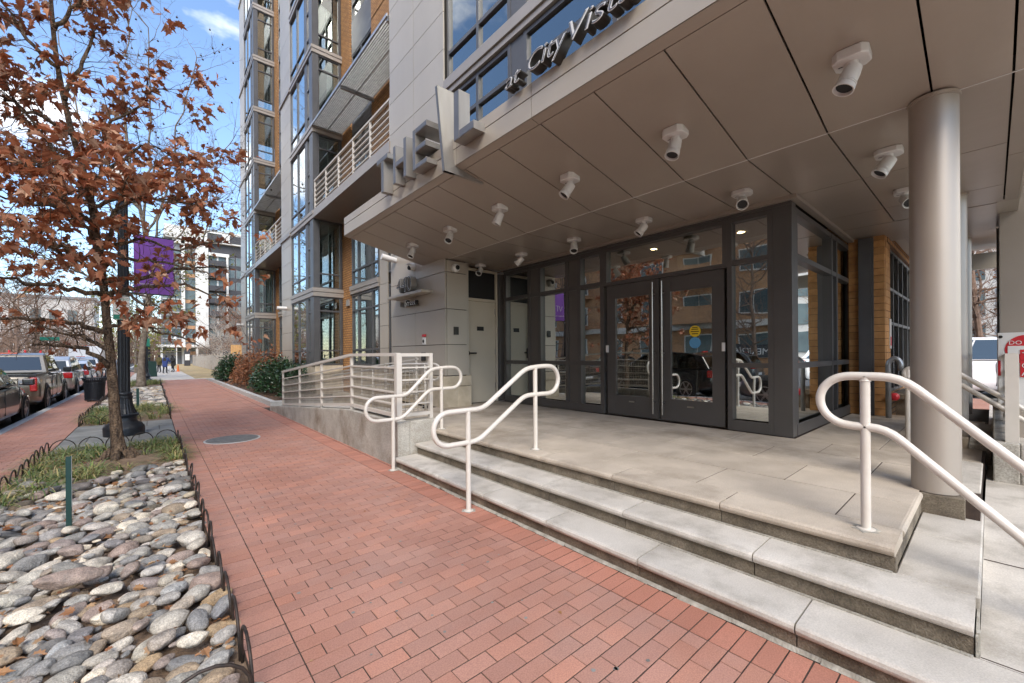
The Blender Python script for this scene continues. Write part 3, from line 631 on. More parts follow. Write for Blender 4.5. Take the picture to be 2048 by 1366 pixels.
def setback(y0, y1, bay_side, top, full=True):
    """recessed wall at x = 5.39 between y0 (near) and y1 (bay side)"""
    MB().box(5.42, 5.6, y1 - .85, y1 + .1, .1, 27).build('brick_wall', MAT['wall_brick'], bld)
    for s, (z0, z1) in enumerate(STOR[:top]):
        zb = BANDS[s]
        if s < 2:
            zr = [1.70, zb[0] - .57] if s == 0 else [4.5]
            window(bld, 'X', 5.40, z0 + .0, z1, [y1 - .95, y1 - 1.52, y1 - 2.74, y1 - 3.28], [zr], depth=.1, fw=.06)
            MB().box(5.36, 5.5, y1 - 3.30, y1 - .86, zb[0] + .02, zb[0] + .14).box(5.34, 5.5, y1 - 3.31, y1 - .855, zb[0] + .15, zb[1]).build('floor_band', MAT['band'], bld)
            zz = [1.0, 1.717, 2.409, 3.088, 3.70, 4.486, 5.2, 5.9, 6.6]
            MB().box(5.432, 5.5, y1 - 3.94, y1 - 3.33, .6, 6.5).build('panel_backing', MAT['gap'], bld) if s == 0 else None
            if s == 0: panels(bld, 'X', 5.40, [y1 - 3.93, y1 - 3.33], zz)
            window(bld, 'X', 5.42, z0 if s == 0 else 4.0, z1, [y1 - 4.3, y1 - 3.95], [[1.75] if s == 0 else [4.9]], depth=.08)
            MB().box(5.45, 5.55, y0, y1 - 4.3, z0, zb[1]).build('recess_wall', MAT['panel'], bld)
            room(bld, 5.6, 7.2, y1 - 4.3, y1 - .9, z0, z1 + .3)
            curtain(bld, 'X', 5.75, y1 - 2.6, y1 - 1.6, z0 + .05, z1 - .08)
            if s == 0: blinds(bld, 'X', 5.62, y1 - 3.25, y1 - 2.0, 1.7, 2.9)
        else:
            window(bld, 'X', 5.44, z0 + .7 if s > 2 else z0, z1 - .25, [y1 - 2.75, y1 - 1.85, y1 - 1.0], [[z0 + 1.3]], depth=.1)
            MB().box(5.43, 5.5, y1 - 2.75, y1 - 1.0, z1 - .245, z1 + (.95 if s > 1 else .3)).build('spandrel_panel', MAT['frame'], bld)
            MB().box(5.42, 5.6, y0, y1 - 2.76, z0 - .3, z1).build('brick_wall', MAT['wall_brick'], bld)
            room(bld, 5.7, 7.2, y1 - 3, y1 - .9, z0, z1 + .3)
            if rb.random() < .6: curtain(bld, 'X', 5.8, y1 - 2.7, y1 - 1.9, z0 + .1, z1 - .3)
    MB().box(5.42, 5.5, y0, y1 - .86, .1, 1.15).build('wall_base', MAT['limestone'], bld)
    # balcony with slat railing at the third storey, sunshade above it
    bal = MB().box(4.40, 5.42, y0 + .01, y1 - .04, 6.45, 6.69).build('balcony_slab', MAT['soffit'], bld)
    MB().box(4.36, 4.398, y0 + .01, y1 - .05, 6.43, 6.70).build('balcony_fascia', MAT['band'], bal)
    ra = MB(); n = 5
    for k in range(n + 1):
        yy = y0 + .05 + (y1 - y0 - .15) * k / n; ra.box(4.40, 4.45, yy - .025, yy + .025, 6.69, 7.76)
    for z in (6.82, 6.99, 7.16, 7.33, 7.50): ra.box(4.41, 4.44, y0 + .03, y1 - .07, z, z + .03)
    ra.box(4.395, 4.455, y0 + .03, y1 - .07, 7.72, 7.77)
    ra.build('balcony_railing', MAT['guard_paint'], bld)
    mesh_panel('X', 4.46, y0 + .06, y1 - .09, 6.75, 7.68, .06).build('balcony_mesh', MAT['wire'], bld)
    sh = MB()
    k = 0; x = 4.36
    while x < 5.40: sh.box(x, x + .012, y0 + .05, y1 + .2, 9.74, 9.79); x += .055
    yy = y0 + .05
    while yy < y1 + .2: sh.box(4.362, 5.40, yy, yy + .012, 9.745, 9.785); yy += .055
    s_ = sh.build('sunshade_grating', MAT['galv'], bld)
    fr_ = MB().box(4.33, 4.36, y0 + .03, y1 + .22, 9.72, 9.80).box(4.85, 4.875, y0 + .05, y1 + .2, 9.70, 9.742)
    for yy in (y0 + .05, (y0 + y1) / 2 + .2, y1 + .12): fr_.box(4.362, 5.42, yy, yy + .08, 9.64, 9.741)
    fr_.build('sunshade_frame', MAT['galv'], bld)
def mesh_panel(plane, c, a0, a1, z0, z1, st, t=.004, slope=None):
    mb = MB(); a = a0
    while a <= a1:
        dz = slope(a) if slope else 0; wbox(mb, plane, c, c + t, a, a + t, z0 + dz, z1 + dz); a += st
    z = z0
    while z <= z1:
        if slope:
            p = [(c, a0, z + slope(a0)), (c, a1, z + slope(a1)), (c, a1, z + t + slope(a1)), (c, a0, z + t + slope(a0))]
            mb.add(p + [(c + t, q[1], q[2]) for q in p], [(0, 1, 2, 3), (7, 6, 5, 4), (0, 4, 5, 1), (3, 2, 6, 7)])
        else: wbox(mb, plane, c + .0005, c + t - .0005, a0, a1, z, z + t)
        z += st
    return mb
setback(9.53, 15.9, True, 8); setback(20.75, 27.1, True, 8)
for (y_, z_) in ((19.9, 3.55), (31.2, 3.5)):         # round drain outlets on the bay panels
    MB().tube([(4.38, y_, z_), (4.02, y_, z_ - .01)], .075, 14).build('drain_outlet', MAT['white_fix'], bld, auto=40, smooth=True)
MB().box(5.36, 5.415, 15.2, 15.45, 3.30, 3.52).build('wall_vent', MAT['band'], bld)
# upper storeys over the canopy, right of the pier
window(bld, 'X', 4.44, 4.10, 6.58, [7.04, 6.04, 5.12], [[5.0, 6.02]], depth=.1, fw=.07)
MB().box(4.45, 4.5, 4.80, 5.12, 4.10, 6.58).build('mullion_panel', MAT['frame'], bld)
window(bld, 'X', 4.44, 4.10, 6.58, [4.80, 3.1, 1.4], [[5.0, 6.05]], depth=.1, fw=.07)
MB().box(4.45, 4.5, 1.1, 1.4, 4.10, 6.58).build('mullion_panel', MAT['frame'], bld)
window(bld, 'X', 4.44, 4.10, 6.58, [1.1, -.8, -2.6], [[5.0, 6.05]], depth=.1, fw=.07)
MB().box(4.40, 4.6, -2.6, 7.065, 6.60, 6.70).box(4.37, 4.6, -2.6, 7.065, 6.71, 6.90).build('floor_band', MAT['band'], bld)
for k in range(5):
    z0 = 6.92 + k * 2.9
    window(bld, 'X', 4.44, z0, z0 + 2.62, [7.04, 6.02, 5.12], [[z0 + .52]], depth=.1, fw=.07)
    MB().box(4.45, 4.5, 4.80, 5.12, z0, z0 + 2.62).build('mullion_panel', MAT['frame'], bld)
    window(bld, 'X', 4.44, z0, z0 + 2.62, [4.80, 3.1, 1.4], [[z0 + .52]], depth=.1, fw=.07)
    window(bld, 'X', 4.44, z0, z0 + 2.62, [1.34, -.8, -2.6], [[z0 + .52]], depth=.1, fw=.07)
    MB().box(4.40, 4.6, -2.6, 7.065, z0 + 2.63, z0 + 2.88).build('floor_band', MAT['band'], bld)
    room(bld, 4.6, 7.4, -2.6, 7.05, z0 + .03, z0 + 2.6)
room(bld, 4.6, 7.4, -2.6, 7.05, 4.12, 6.55)
curtain(bld, 'X', 4.75, 5.2, 6.0, 4.15, 6.5); curtain(bld, 'X', 4.8, 6.5, 7.0, 6.95, 9.4); curtain(bld, 'X', 4.75, 5.2, 5.9, 6.95, 9.4); curtain(bld, 'X', 4.8, 2.0, 3.0, 6.95, 9.4)
for (a0, a1, z0, z1) in ((5.2, 5.98, 7.0, 9.45), (6.1, 6.95, 6.98, 7.42), (5.2, 5.98, 6.98, 7.42), (3.2, 4.7, 7.0, 9.4), (1.5, 3.0, 7.6, 9.4), (3.15, 4.72, 6.05, 6.5), (1.45, 3.05, 4.2, 6.5), (-.7, 1.0, 4.2, 6.5)):
    MB().box(4.60, 4.606, a0, a1, z0, z1).build('roller_shade', MAT['blind'], bld)
# roof slab and the hidden mass behind, so that nothing is open to the sky
MB().box(7.4, 20, 1.2, 32, 3.6, 28).build('upper_mass', MAT['wall_brick'], bld)
MB().box(5.6, 7.39, 7.2, 31.9, 27, 28).build('roof_slab', MAT['panel'], bld)
MB().box(4.6, 7.39, -2.6, 7.19, 21.4, 22).build('roof_slab', MAT['panel'], bld)
MB().box(7.25, 20, 7.6, 31.9, -.2, 3.59).build('ground_mass', MAT['room'], bld)
# ---- small things fixed to the pier
ad = thing('address_sign', 'metal house number 440 on a small shelf with street lettering under it', 'sign', (4.2, 8.3, 2.75))
for i, ch in enumerate('440'):
    yy = 8.70 - i * .245
    link('numeral', text_mesh(ch, .47, .13, MAT['letter_side'], name='numeral'), ad, (4.25, yy, 2.885), ROT_NX)
    link('numeral_edge', text_mesh(ch, .47, .004, MAT['letter_edge'], name='numeral_edge'), ad, (4.182, yy, 2.885), ROT_NX)
    link('numeral_face', text_mesh(ch, .47, .004, MAT['letter_dark'], name='numeral_face', offset=-.009), ad, (4.178, yy, 2.885), ROT_NX)
MB().box(4.12, 4.378, 7.55, 9.2, 2.78, 2.835).build('shelf', MAT['panel'], ad, bevel=.004)
link('lettering', text_mesh('L', .17, .10, MAT['letter_side']), ad, (4.31, 8.78, 2.585), ROT_NX)
link('lettering', text_mesh('Street', .19, .09, MAT['letter_dark']), ad, (4.31, 8.32, 2.585), ROT_NX)
link('lettering_edge', text_mesh('Street', .19, .004, MAT['letter_edge'], offset=-.004), ad, (4.262, 8.32, 2.585), ROT_NX)
def dome(label, x, y, z, d):
    t = thing('security_camera', label, 'camera', (x, y, z))
    if d == 'x':
        MB().lathe([(.085, 0), (.085, -.05), (.075, -.09), (.05, -.12), (.0, -.13)], (x, y, z), 20, 'x', cap=False).build('housing', MAT['white'], t, smooth=True)
        MB().lathe([(.045, -.09), (.045, -.135), (.02, -.15)], (x - .0, y - .01, z - .03), 16, 'x').build('lens', MAT['black'], t, smooth=True)
        MB().box(x - .16, x - .02, y - .06, y + .06, z + .045, z + .055).build('hood', MAT['white'], t)
    else:
        MB().lathe([(.085, 0), (.085, -.05), (.075, -.09), (.055, -.11)], (x, y, z), 20, 'y').build('housing', MAT['white'], t, smooth=True)
        MB().lathe([(.045, -.10), (.045, -.125), (.02, -.13)], (x, y, z), 16, 'y').build('lens', MAT['black'], t, smooth=True)
dome('white dome camera with a hood on the pier above the house number', 4.378, 8.36, 3.44, 'x')
dome('white ball camera at the corner beside the service door', 4.60, 7.066, 3.235, 'y')
t = thing('flood_lamp', 'white tubular lamp fixed to the pier under the canopy edge', 'lamp', (4.38, 9.25, 3.78))
MB().tube([(4.40, 9.25, 3.74), (4.05, 9.30, 3.80)], [.06, .075], 14).build('housing', MAT['white_fix'], t, smooth=True, auto=40)
t = thing('fire_alarm', 'small white wall alarm with a red top on the pier', 'alarm', (4.37, 7.88, 1.72))
MB().box(4.345, 4.378, 7.83, 7.94, 1.72, 1.87).build('housing', MAT['white'], t, bevel=.006); MB().box(4.335, 4.378, 7.83, 7.94, 1.885, 1.935).build('strobe', MAT['sign_red'], t, bevel=.004)
MB().lathe([(.035, -.0), (.035, -.006)], (4.3435, 7.885, 1.79), 14, 'x').build('speaker_grille', MAT['letter_dark'], t)
# ================================================================ entrance canopy
can = thing('entrance_canopy', 'broad tan metal canopy with sloping panelled soffit and round columns over the entrance', 'canopy', (4.5, 4, 0))
YJ = [1.57 + .6435 * k for k in range(-2, 11)]; YJ[-1] = 8.0 - .008
YR = -.105; YE = -.24
SL = .208
def zs(x): return 3.4 + max(0, 4.45 - x) * SL
def fpan(name, x, y0, y1, z0, z1): MB().box(x, x + .02, y0 + .004, y1 - .004, z0, z1).build(name, MAT['panel'], can)
for a, b_ in ((YE, 2.87), (2.87, 4.16), (4.16, 8.0)):
    fpan('fascia_panel', 2.75, a, b_, 3.762, 3.955); fpan('fascia_panel', 2.75, a, b_, 3.967, 4.09)
MB().box(2.775, 4.37, YE + .02, 7.98, 3.92, 4.08).build('canopy_body', MAT['gap'], can)
MB().box(4.37, 8.2, YE + .02, 7.06, 3.48, 4.08).build('canopy_body', MAT['gap'], can)
MB().box(2.76, 4.375, YE + .005, 7.995, 4.082, 4.10).box(4.376, 4.43, YE + .005, 7.06, 4.082, 4.10).build('canopy_roof', MAT['panel'], can)
# strip along the outer soffit edge
mb = MB(); mb.prism([(2.752, zs(2.752)), (2.855, zs(2.855)), (2.855, zs(2.855) + .02), (2.772, 3.90), (2.772, zs(2.752) + .02)], 'y', YE, 2.87).build('soffit_edge', MAT['soffit'], can)
MB().prism([(2.752, zs(2.752)), (2.855, zs(2.855)), (2.855, zs(2.855) + .02), (2.772, 3.90), (2.772, zs(2.752) + .02)], 'y', 2.876, 8.0).build('soffit_edge', MAT['soffit'], can)
g = .014
edges = [YR] + YJ
for i in range(len(edges)-1):
    a, b_ = edges[i] + g/2, edges[i+1] - g/2
    x0, x1 = 2.862, 4.445
    MB().add([(x0, a, zs(x0)), (x1, a, zs(x1)), (x1, b_, zs(x1)), (x0, b_, zs(x0)), (x0, a, zs(x0) + .02), (x1, a, zs(x1) + .02), (x1, b_, zs(x1) + .02), (x0, b_, zs(x0) + .02)],
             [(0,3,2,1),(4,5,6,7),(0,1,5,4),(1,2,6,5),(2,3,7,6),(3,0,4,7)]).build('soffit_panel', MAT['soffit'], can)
    if b_ < 7.4:
        xe = 5.88
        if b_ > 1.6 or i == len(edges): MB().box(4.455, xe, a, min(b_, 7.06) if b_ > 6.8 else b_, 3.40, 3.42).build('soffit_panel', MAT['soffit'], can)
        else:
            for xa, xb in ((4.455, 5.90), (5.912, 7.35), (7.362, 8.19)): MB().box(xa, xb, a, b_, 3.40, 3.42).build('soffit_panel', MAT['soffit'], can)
MB().box(4.455, 5.88, 7.09, 7.395, 3.40, 3.42).build('soffit_panel', MAT['soffit'], can)
MB().box(4.4455, 4.4545, YE, 7.06, 3.397, 3.404).build('soffit_ridge', MAT['white_fix'], can)
# right-hand edge of the canopy
MB().prism([(2.752, zs(2.752)), (4.45, 3.4), (8.2, 3.4), (8.2, 4.09), (2.772, 4.09)], 'y', YE, YE + .018).build('side_fascia', MAT['panel'], can)
for xa, xb in ((2.862, 4.445), (4.455, 6.3), (6.31, 8.19)):
    MB().add([(xa, YE + .02, zs(xa)), (xb, YE + .02, zs(xb)), (xb, YR - g/2, zs(xb)), (xa, YR - g/2, zs(xa)), (xa, YE + .02, zs(xa) + .02), (xb, YE + .02, zs(xb) + .02), (xb, YR - g/2, zs(xb) + .02), (xa, YR - g/2, zs(xa) + .02)],
             [(0,3,2,1),(4,5,6,7),(0,1,5,4),(1,2,6,5),(2,3,7,6),(3,0,4,7)]).build('soffit_edge', MAT['soffit'], can)
# left end: outer side face and soffit closure behind the pier line
MB().prism([(2.774, 3.77), (4.378, 3.425), (4.378, 4.08), (2.774, 4.08)], 'y', 7.982, 8.0).build('side_fascia', MAT['panel'], can)
# soffit trim over the glass front, a small step
MB().box(5.82, 5.90, 1.60, 7.395, 3.352, 3.398).box(5.82, 9.22, 1.52, 1.598, 3.352, 3.398).build('soffit_trim', MAT['soffit'], can)
MB().box(8.196, 9.6, .951, 1.55, 3.395, 3.42).box(8.196, 11.6, -.05, .95, 3.394, 3.42).build('rear_soffit', MAT['soffit'], can)
MB().box(8.21, 12, -.24, 1.1, 3.43, 3.9).build('rear_canopy_body', MAT['panel'], can)
MB().box(11.5, 11.6, -.24, .95, 3.0, 3.29).build('rear_beam', MAT['panel'], can)
for (cx, cy, zb) in ((4.49, .285, .45), (7.45, .325, .45), (10.4, .355, .45)):
    c = MB().lathe([(.137, zb), (.137, zs(cx) + .01)], (cx, cy, 0), 40).build('column', MAT['column'], can, smooth=True, auto=40)
    MB().lathe([(.148, zs(cx) - .02), (.148, zs(cx) + .004)], (cx, cy, 0), 32).build('collar', MAT['soffit'], c, auto=40, smooth=True)
# ---------------------------------------------------------------- spot lamps on the soffit
sp_rng = random.Random(4)
def spot(label, x, y, tilt, turn):
    z = zs(x); S = 1.12; t = thing('spot_lamp', label, 'spotlight', (x, y, z), 'white spot lamps under the canopy')
    pl = [(-.075, -.05), (-.045, -.078), (.045, -.078), (.075, -.05), (.075, .05), (.045, .078), (-.045, .078), (-.075, .05)]
    MB().prism([(x + a * 1.3, y + b_ * 1.3) for a, b_ in pl], 'z', z - .05, z + .001 if x >= 4.45 else z + .02).build('mounting_plate', MAT['white_fix'], t, bevel=.008)
    MB().lathe([(.035, z - .068), (.04, z - .049)], (x, y, 0), 14).tube([(x, y, z - .05), (x, y, z - .10)], .013, 8).build('stem', MAT['white_fix'], t)
    MB().box(x - .004, x + .004, y + .05, y + .075, z - .0515, z - .049).build('slot', MAT['black'], t)
    d = Vector((math.sin(tilt) * math.cos(turn), math.sin(tilt) * math.sin(turn), -math.cos(tilt))); p = Vector((x, y, z - .108))
    h = MB(); prof = [(.030, -.035), (.046, -.03), (.051, .02), (.051, .085), (.055, .088), (.055, .094), (.051, .096), (.055, .10), (.055, .106), (.051, .108), (.056, .114), (.058, .148), (.051, .148), (.046, .12)]
    h.lathe([(a * S, b_ * S * .85) for a, b_ in prof], n=22); q = d.to_track_quat('Z', 'Y').to_matrix(); h.v = [tuple(p + q @ Vector(v)) for v in h.v]
    h.build('lamp_head', MAT['white_fix'], t, smooth=True, auto=35)
    l = MB().lathe([(.045 * S, .102 * S), (.045 * S, .108 * S)], n=18); l.v = [tuple(p + q @ Vector(v)) for v in l.v]; l.build('lens', MAT['black'], t)
ORD = ['nearest', 'second nearest', 'third nearest', 'fourth nearest', 'fifth nearest', 'farthest']
for i in range(6):
    y_ = .63 + 1.29 * i
    spot('white spot lamp on the sloping outer soffit, %s of the outer row' % ORD[i], 3.69, y_, .45 + sp_rng.uniform(-.1, .25), math.pi + sp_rng.uniform(-1.0, 1.0))
    spot('white spot lamp on the flat inner soffit, %s of the row by the glass' % ORD[i], 5.26, y_, .6 + sp_rng.uniform(-.2, .35), math.pi + sp_rng.uniform(-1.3, .8))
spot('white spot lamp half hidden behind the round columns', 6.69, .66, .9, 3.6)
# ---------------------------------------------------------------- building sign
sg = thing('building_sign', 'large metal letters THE L with small lettering at City Vista on the canopy edge', 'sign', (2.7, 4, 4.1))
XF, XB = 2.60, 2.748
def letter(ch, polys):
    s = MB(); e = MB(); fmb = MB()
    for (y0, y1, z0, z1) in polys:                 # y0 > y1 : left to right as read from the street
        s.box(XF, XB + (.25 if z0 > 4.1 else 0), y1, y0, z0, z1)
        fmb.box(XF - .004, XF - .0005, y1 + .008, y0 - .008, z0 + .008, z1 - .008)
    o = s.build('letter', MAT['letter_side'], sg); o['label'] = 'letter ' + ch
    fmb.build('letter_face', MAT['letter_face'], o)
    return o
letter('T', [(6.12, 5.74, 4.375, 4.45), (5.965, 5.875, 3.92, 4.374)])
letter('H', [(5.555, 5.475, 3.92, 4.45), (5.235, 5.155, 3.92, 4.45), (5.474, 5.236, 4.14, 4.215)])
letter('E', [(4.972, 4.895, 3.91, 4.44), (4.894, 4.605, 4.37, 4.44), (4.894, 4.625, 4.13, 4.197), (4.894, 4.60, 3.91, 3.975)])
letter('L', [(3.985, 3.88, 3.915, 4.465), (3.879, 3.60, 3.915, 4.005)])
# the slanting blade between THE and L, folded under the canopy
bl = MB().add([(XF, 4.395, 4.74), (XF, 4.345, 4.74), (XF, 4.185, 3.66), (XF, 4.235, 3.66), (XB + .2, 4.395, 4.74), (XB + .2, 4.345, 4.74), (2.748, 4.185, 3.66), (2.748, 4.235, 3.66)],
              [(0,1,2,3),(7,6,5,4),(0,4,5,1),(1,5,6,2),(2,6,7,3),(3,7,4,0)]).build('blade', MAT['letter_side'], sg)
MB().add([(XF - .003, 4.389, 4.735), (XF - .003, 4.352, 4.735), (XF - .003, 4.192, 3.665), (XF - .003, 4.229, 3.665)], [(0, 1, 2, 3)]).build('blade_face', MAT['letter_face'], bl)
MB().prism([(XF, 3.66), (2.748, 3.66), (3.17, 3.652), (3.17, 3.664), (2.80, 3.745), (2.749, 3.752)], 'y', 4.188, 4.232).build('blade_foot', MAT['letter_side'], sg)
def small_text(body, y0, y1, size):
    for nm, dep, mt, off, x in (('lettering', .10, 'letter_dark', 0, 2.71), ('lettering_edge', .004, 'letter_edge', 0, 2.657), ('lettering_face', .004, 'letter_face', -.0065, 2.6535)):
        me = text_mesh(body, size, dep, MAT[mt], shear=.28, offset=off, name=nm); xs = [v.co.x for v in me.vertices]; k_ = (y0 - y1) / (max(xs) - min(xs)); c_ = (max(xs) + min(xs)) / 2
        for v in me.vertices: v.co.x = (v.co.x - c_) * k_
        link(nm, me, sg, (x, (y0 + y1) / 2, 4.115), ROT_NX)
small_text('at', 3.15, 2.92, .20); small_text('City', 2.82, 2.34, .235); small_text('Vista', 2.31, 1.69, .235)
# ================================================================ glass entrance
ent = thing('glass_entrance', 'dark framed glass entrance front with double doors under the canopy', 'storefront', (5.95, 4.3, .45))
X_ = 5.90
R3 = [1.33, 2.71]
window(ent, 'X', X_, .46, 3.31, [7.08, 6.28, 5.97, 5.235, 4.94, 4.39], [R3], fw=.075, depth=.13, mat='store_frame', pane='store_glass', name='side_light', panels={(1, 0), (1, 1), (1, 2), (3, 0), (3, 1), (3, 2)})
MB().box(X_ - .006, X_ + .02, 4.45, 7.0, .461, .60).build('sill_plate', MAT['store_frame'], ent); MB().box(X_ - .006, X_ + .02, 1.85, 2.30, .461, .60).build('sill_plate', MAT['store_frame'], ent)
window(ent, 'X', X_, 2.66, 3.31, [4.389, 2.351], [[]], fw=.06, depth=.13, mat='store_frame', pane='store_glass', name='transom')
window(ent, 'X', X_, .46, 3.31, [2.35, 1.80], [R3], fw=.06, depth=.13, mat='store_frame', pane='store_glass', name='side_light')
MB().box(X_ - .002, X_ + .16, 1.59, 1.80, .455, 3.35).build('corner_post', MAT['store_frame'], ent, bevel=.004)
MB().box(X_ - .01, X_ + .13, 1.60, 7.09, 3.312, 3.351).build('header', MAT['store_frame'], ent)
window(ent, 'Y', 1.592, .46, 3.31, [6.062, 7.86, 8.15, 9.2], [R3], fw=.07, depth=.12, mat='store_frame', pane='store_glass', name='side_light')
MB().box(6.07, 9.2, 1.586, 1.61, .461, .60).build('sill_plate', MAT['store_frame'], ent)
def door(y0, y1, hinge_left, label):
    """y0 > y1; leaf between them"""
    d = MB().box(X_ + .03, X_ + .085, y1 + .006, y1 + .176, .475, 2.655).box(X_ + .03, X_ + .085, y0 - .176, y0 - .006, .475, 2.655)
    d.box(X_ + .032, X_ + .083, y1 + .176, y0 - .176, .475, .80).box(X_ + .032, X_ + .083, y1 + .176, y0 - .176, 2.43, 2.655)
    o = d.build('door', MAT['store_frame'], ent); o['label'] = label
    MB().box(X_ + .055, X_ + .063, y1 + .172, y0 - .172, .796, 2.434).build('pane', MAT['store_glass'], o)
    yh = y1 + .075 if hinge_left else y0 - .075
    h = MB().tube([(X_ - .045, yh, .56), (X_ - .045, yh, 2.60)], .0125, 14)
    for z in (.75, 1.5, 2.42): h.tube([(X_ - .045, yh, z), (X_ + .03, yh, z)], .009, 8)
    h.build('door_handle', MAT['steel'], o, smooth=True, auto=40)
    MB().box(X_ + .012, X_ + .03, (y0 + y1) / 2 - .05, (y0 + y1) / 2 + .05, .70, .72).build('door_badge', MAT['steel'], o)
    yj = y0 - .015 if hinge_left else y1 + .015
    MB().box(X_ + .005, X_ + .03, yj - .02, yj + .02, 1.52, 1.64).build('door_closer_plate', MAT['white_fix'], o)
    return o
d1 = door(4.348, 3.368, True, 'left leaf of the glass double door'); d2 = door(3.362, 2.392, False, 'right leaf of the glass double door')
MB().lathe([(.082, X_ + .05), (.082, X_ + .053)], (0, 2.82, 1.815), 28, 'x').build('sticker', MAT['yellow'], d2)['label'] = 'round yellow sticker'
MB().lathe([(.082, X_ + .05), (.082, X_ + .053)], (0, 2.82, 1.648), 28, 'x').build('sticker', MAT['blue_sticker'], d2)['label'] = 'round blue sticker'
k = MB()
for z, w_ in ((1.862, .08), (1.838, .10), (1.805, .12), (1.772, .09)): k.box(X_ + .0475, X_ + .0495, 2.82 - w_/2, 2.82 + w_/2, z, z + .012)
k.build('sticker_print', MAT['black'], d2)
# inner lobby: floor, walls, ceiling, desk, lamps
MB().box(6.04, 9.6, 1.72, 7.5, .40, .447).build('lobby_floor', MAT['lobby_floor'], ent)
MB().box(9.6, 9.7, 1.72, 7.5, .45, 3.34).build('lobby_back_wall', MAT['room_tan'], ent)
MB().box(6.04, 9.6, 7.42, 7.5, .45, 3.34).build('lobby_side_wall', MAT['room'], ent)
MB().box(6.05, 9.6, 1.72, 7.5, 3.34, 3.38).build('lobby_ceiling', MAT['room_ceil'], ent)
MB().box(6.10, 7.2, 5.08, 5.18, .45, 3.33).build('lobby_partition', MAT['room'], ent)
window(ent, 'X', 7.6, .46, 3.0, [5.0, 4.1, 3.1, 2.2], [[2.5]], fw=.09, depth=.1, mat='store_frame', pane='store_glass', name='inner_doors')
MB().box(8.6, 9.2, 3.0, 4.6, .45, 1.5).box(8.55, 9.25, 2.95, 4.65, 1.5, 1.54).build('reception_desk', MAT['room_tan'], ent)
emit('warm_lamp', (1, .72, .38), 14)
for (x, yy) in ((6.7, 3.9), (6.8, 2.5), (8.4, 3.3)): MB().lathe([(.05, 3.332), (.05, 3.339)], (x, yy, 0), 16).build('downlight', MAT['warm_lamp'], ent)
MB().box(7.0, 7.04, 3.25, 3.62, 2.98, 3.2).build('hanging_sign', MAT['white_fix'], ent)
# ================================================================ steps and platform
stp = thing('entrance_steps', 'three pale concrete steps and the stone paved platform before the glass entrance', 'steps', (3, 3, 0))
def tread(x0, x1, y0, y1, z, mat='concrete'):
    th = .062; p = [(x0 + .004, z - .042), (x0, z - .03), (x0 + .003, z - .012), (x0 + .014, z - .002), (x0 + .03, z), (x1, z), (x1, z - th), (x0 + .03, z - th), (x0 + .016, z - .055)]
    mb = MB(); n = max(4, int((y1 - y0) / .06)); m = len(p)
    for k in range(n + 1):                      # worn, slightly chipped nosing
        yy = y0 + .004 + (y1 - y0 - .008) * k / n; e = .0022 * noise.noise((yy * 6, x0 * 9, z * 9)); c_ = noise.noise((yy * 3.1, x0 * 40, 3)); chip = .007 * max(0, c_ - .42) / .3 + (.006 if k in (0, n) else 0)
        for i_, (a, b_) in enumerate(p): mb.v.append((a + (e + chip if i_ < 5 else 0), yy, b_ - (chip * .7 if i_ in (2, 3, 4) else 0)))
    for k in range(n):
        for i_ in range(m): mb.f.append((k*m+i_, (k+1)*m+i_, (k+1)*m+(i_+1) % m, k*m+(i_+1) % m))
    mb.f.append(tuple(range(m))); mb.f.append(tuple(n*m+i_ for i_ in range(m))[::-1])
    return mb.build('tread', MAT[mat], stp)
def run(x0, x1, z, ys, mat='concrete'):
    for a, b_ in zip(ys, ys[1:]):
        tread(x0, x1, a, b_, z + rnd.uniform(-.0015, .0015), mat)
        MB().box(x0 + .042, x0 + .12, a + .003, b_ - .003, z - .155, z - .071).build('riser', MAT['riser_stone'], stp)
run(2.40, 2.735, .15, [-4.5, -3.6, -2.75, -1.9, -1.05, -.2, .65, 1.54, 2.38, 3.23, 4.08, 4.93, 5.17])
run(2.70, 3.035, .30, [.055, .946, 1.852, 2.712, 3.57, 4.43, 5.17])
run(3.00, 3.33, .45, [.345, 1.26, 2.165, 3.04, 3.93, 4.83, 5.17], 'platform_stone')
MB().box(2.53, 5.9, .36, 5.16, -.3, .085).box(2.83, 5.9, .36, 5.16, .086, .236).box(3.13, 9.3, .362, 5.16, .237, .4445).build('step_core', MAT['joint_sand'], stp)
MB().box(3.06, 5.9, 5.161, 7.36, -.3, .4443).box(5.9, 9.3, .05, .36, -.2, .4443).box(4.4, 5.899, .06, .361, .2, .434).build('platform_core', MAT['joint_sand'], stp)
rows = [3.33, 3.945, 4.60, 5.25, 5.895]; off = [1.58, 1.13, 1.60, 1.2]
for i in range(4):
    ys = [off[i] + .91 * k for k in range(-2, 8)]; ys = [.36] + [v for v in ys if .6 < v < 7.0] + [7.3]
    for a, b_ in zip(ys, ys[1:]):
        MB().cbox(rows[i] + .006, rows[i+1] - .006, a + .005, b_ - .005, .40, .45 + rnd.uniform(-.001, .001), .0012).build('platform_paver', MAT['platform_stone'], stp)
for a, b_ in ((5.17, 6.1), (6.1, 7.3)): MB().cbox(3.06, 3.327, a + .003, b_ - .003, .40, .45, .003).build('platform_paver', MAT['platform_stone'], stp)
for i, (a, b_) in enumerate(((5.9, 6.75), (6.75, 7.6), (7.6, 8.45), (8.45, 9.3))):
    for c_, d_ in ((.07, .8), (.8, 1.575)): MB().cbox(a + .003, b_ - .003, c_ + .003, d_ - .003, .40, .449, .003).build('platform_paver', MAT['platform_stone'], stp)
for (xa, xb, ya, yb) in ((4.655, 5.892, .06, .355),): MB().cbox(xa, xb, ya, yb, .38, .447, .008).build('platform_paver', MAT['concrete'], stp)
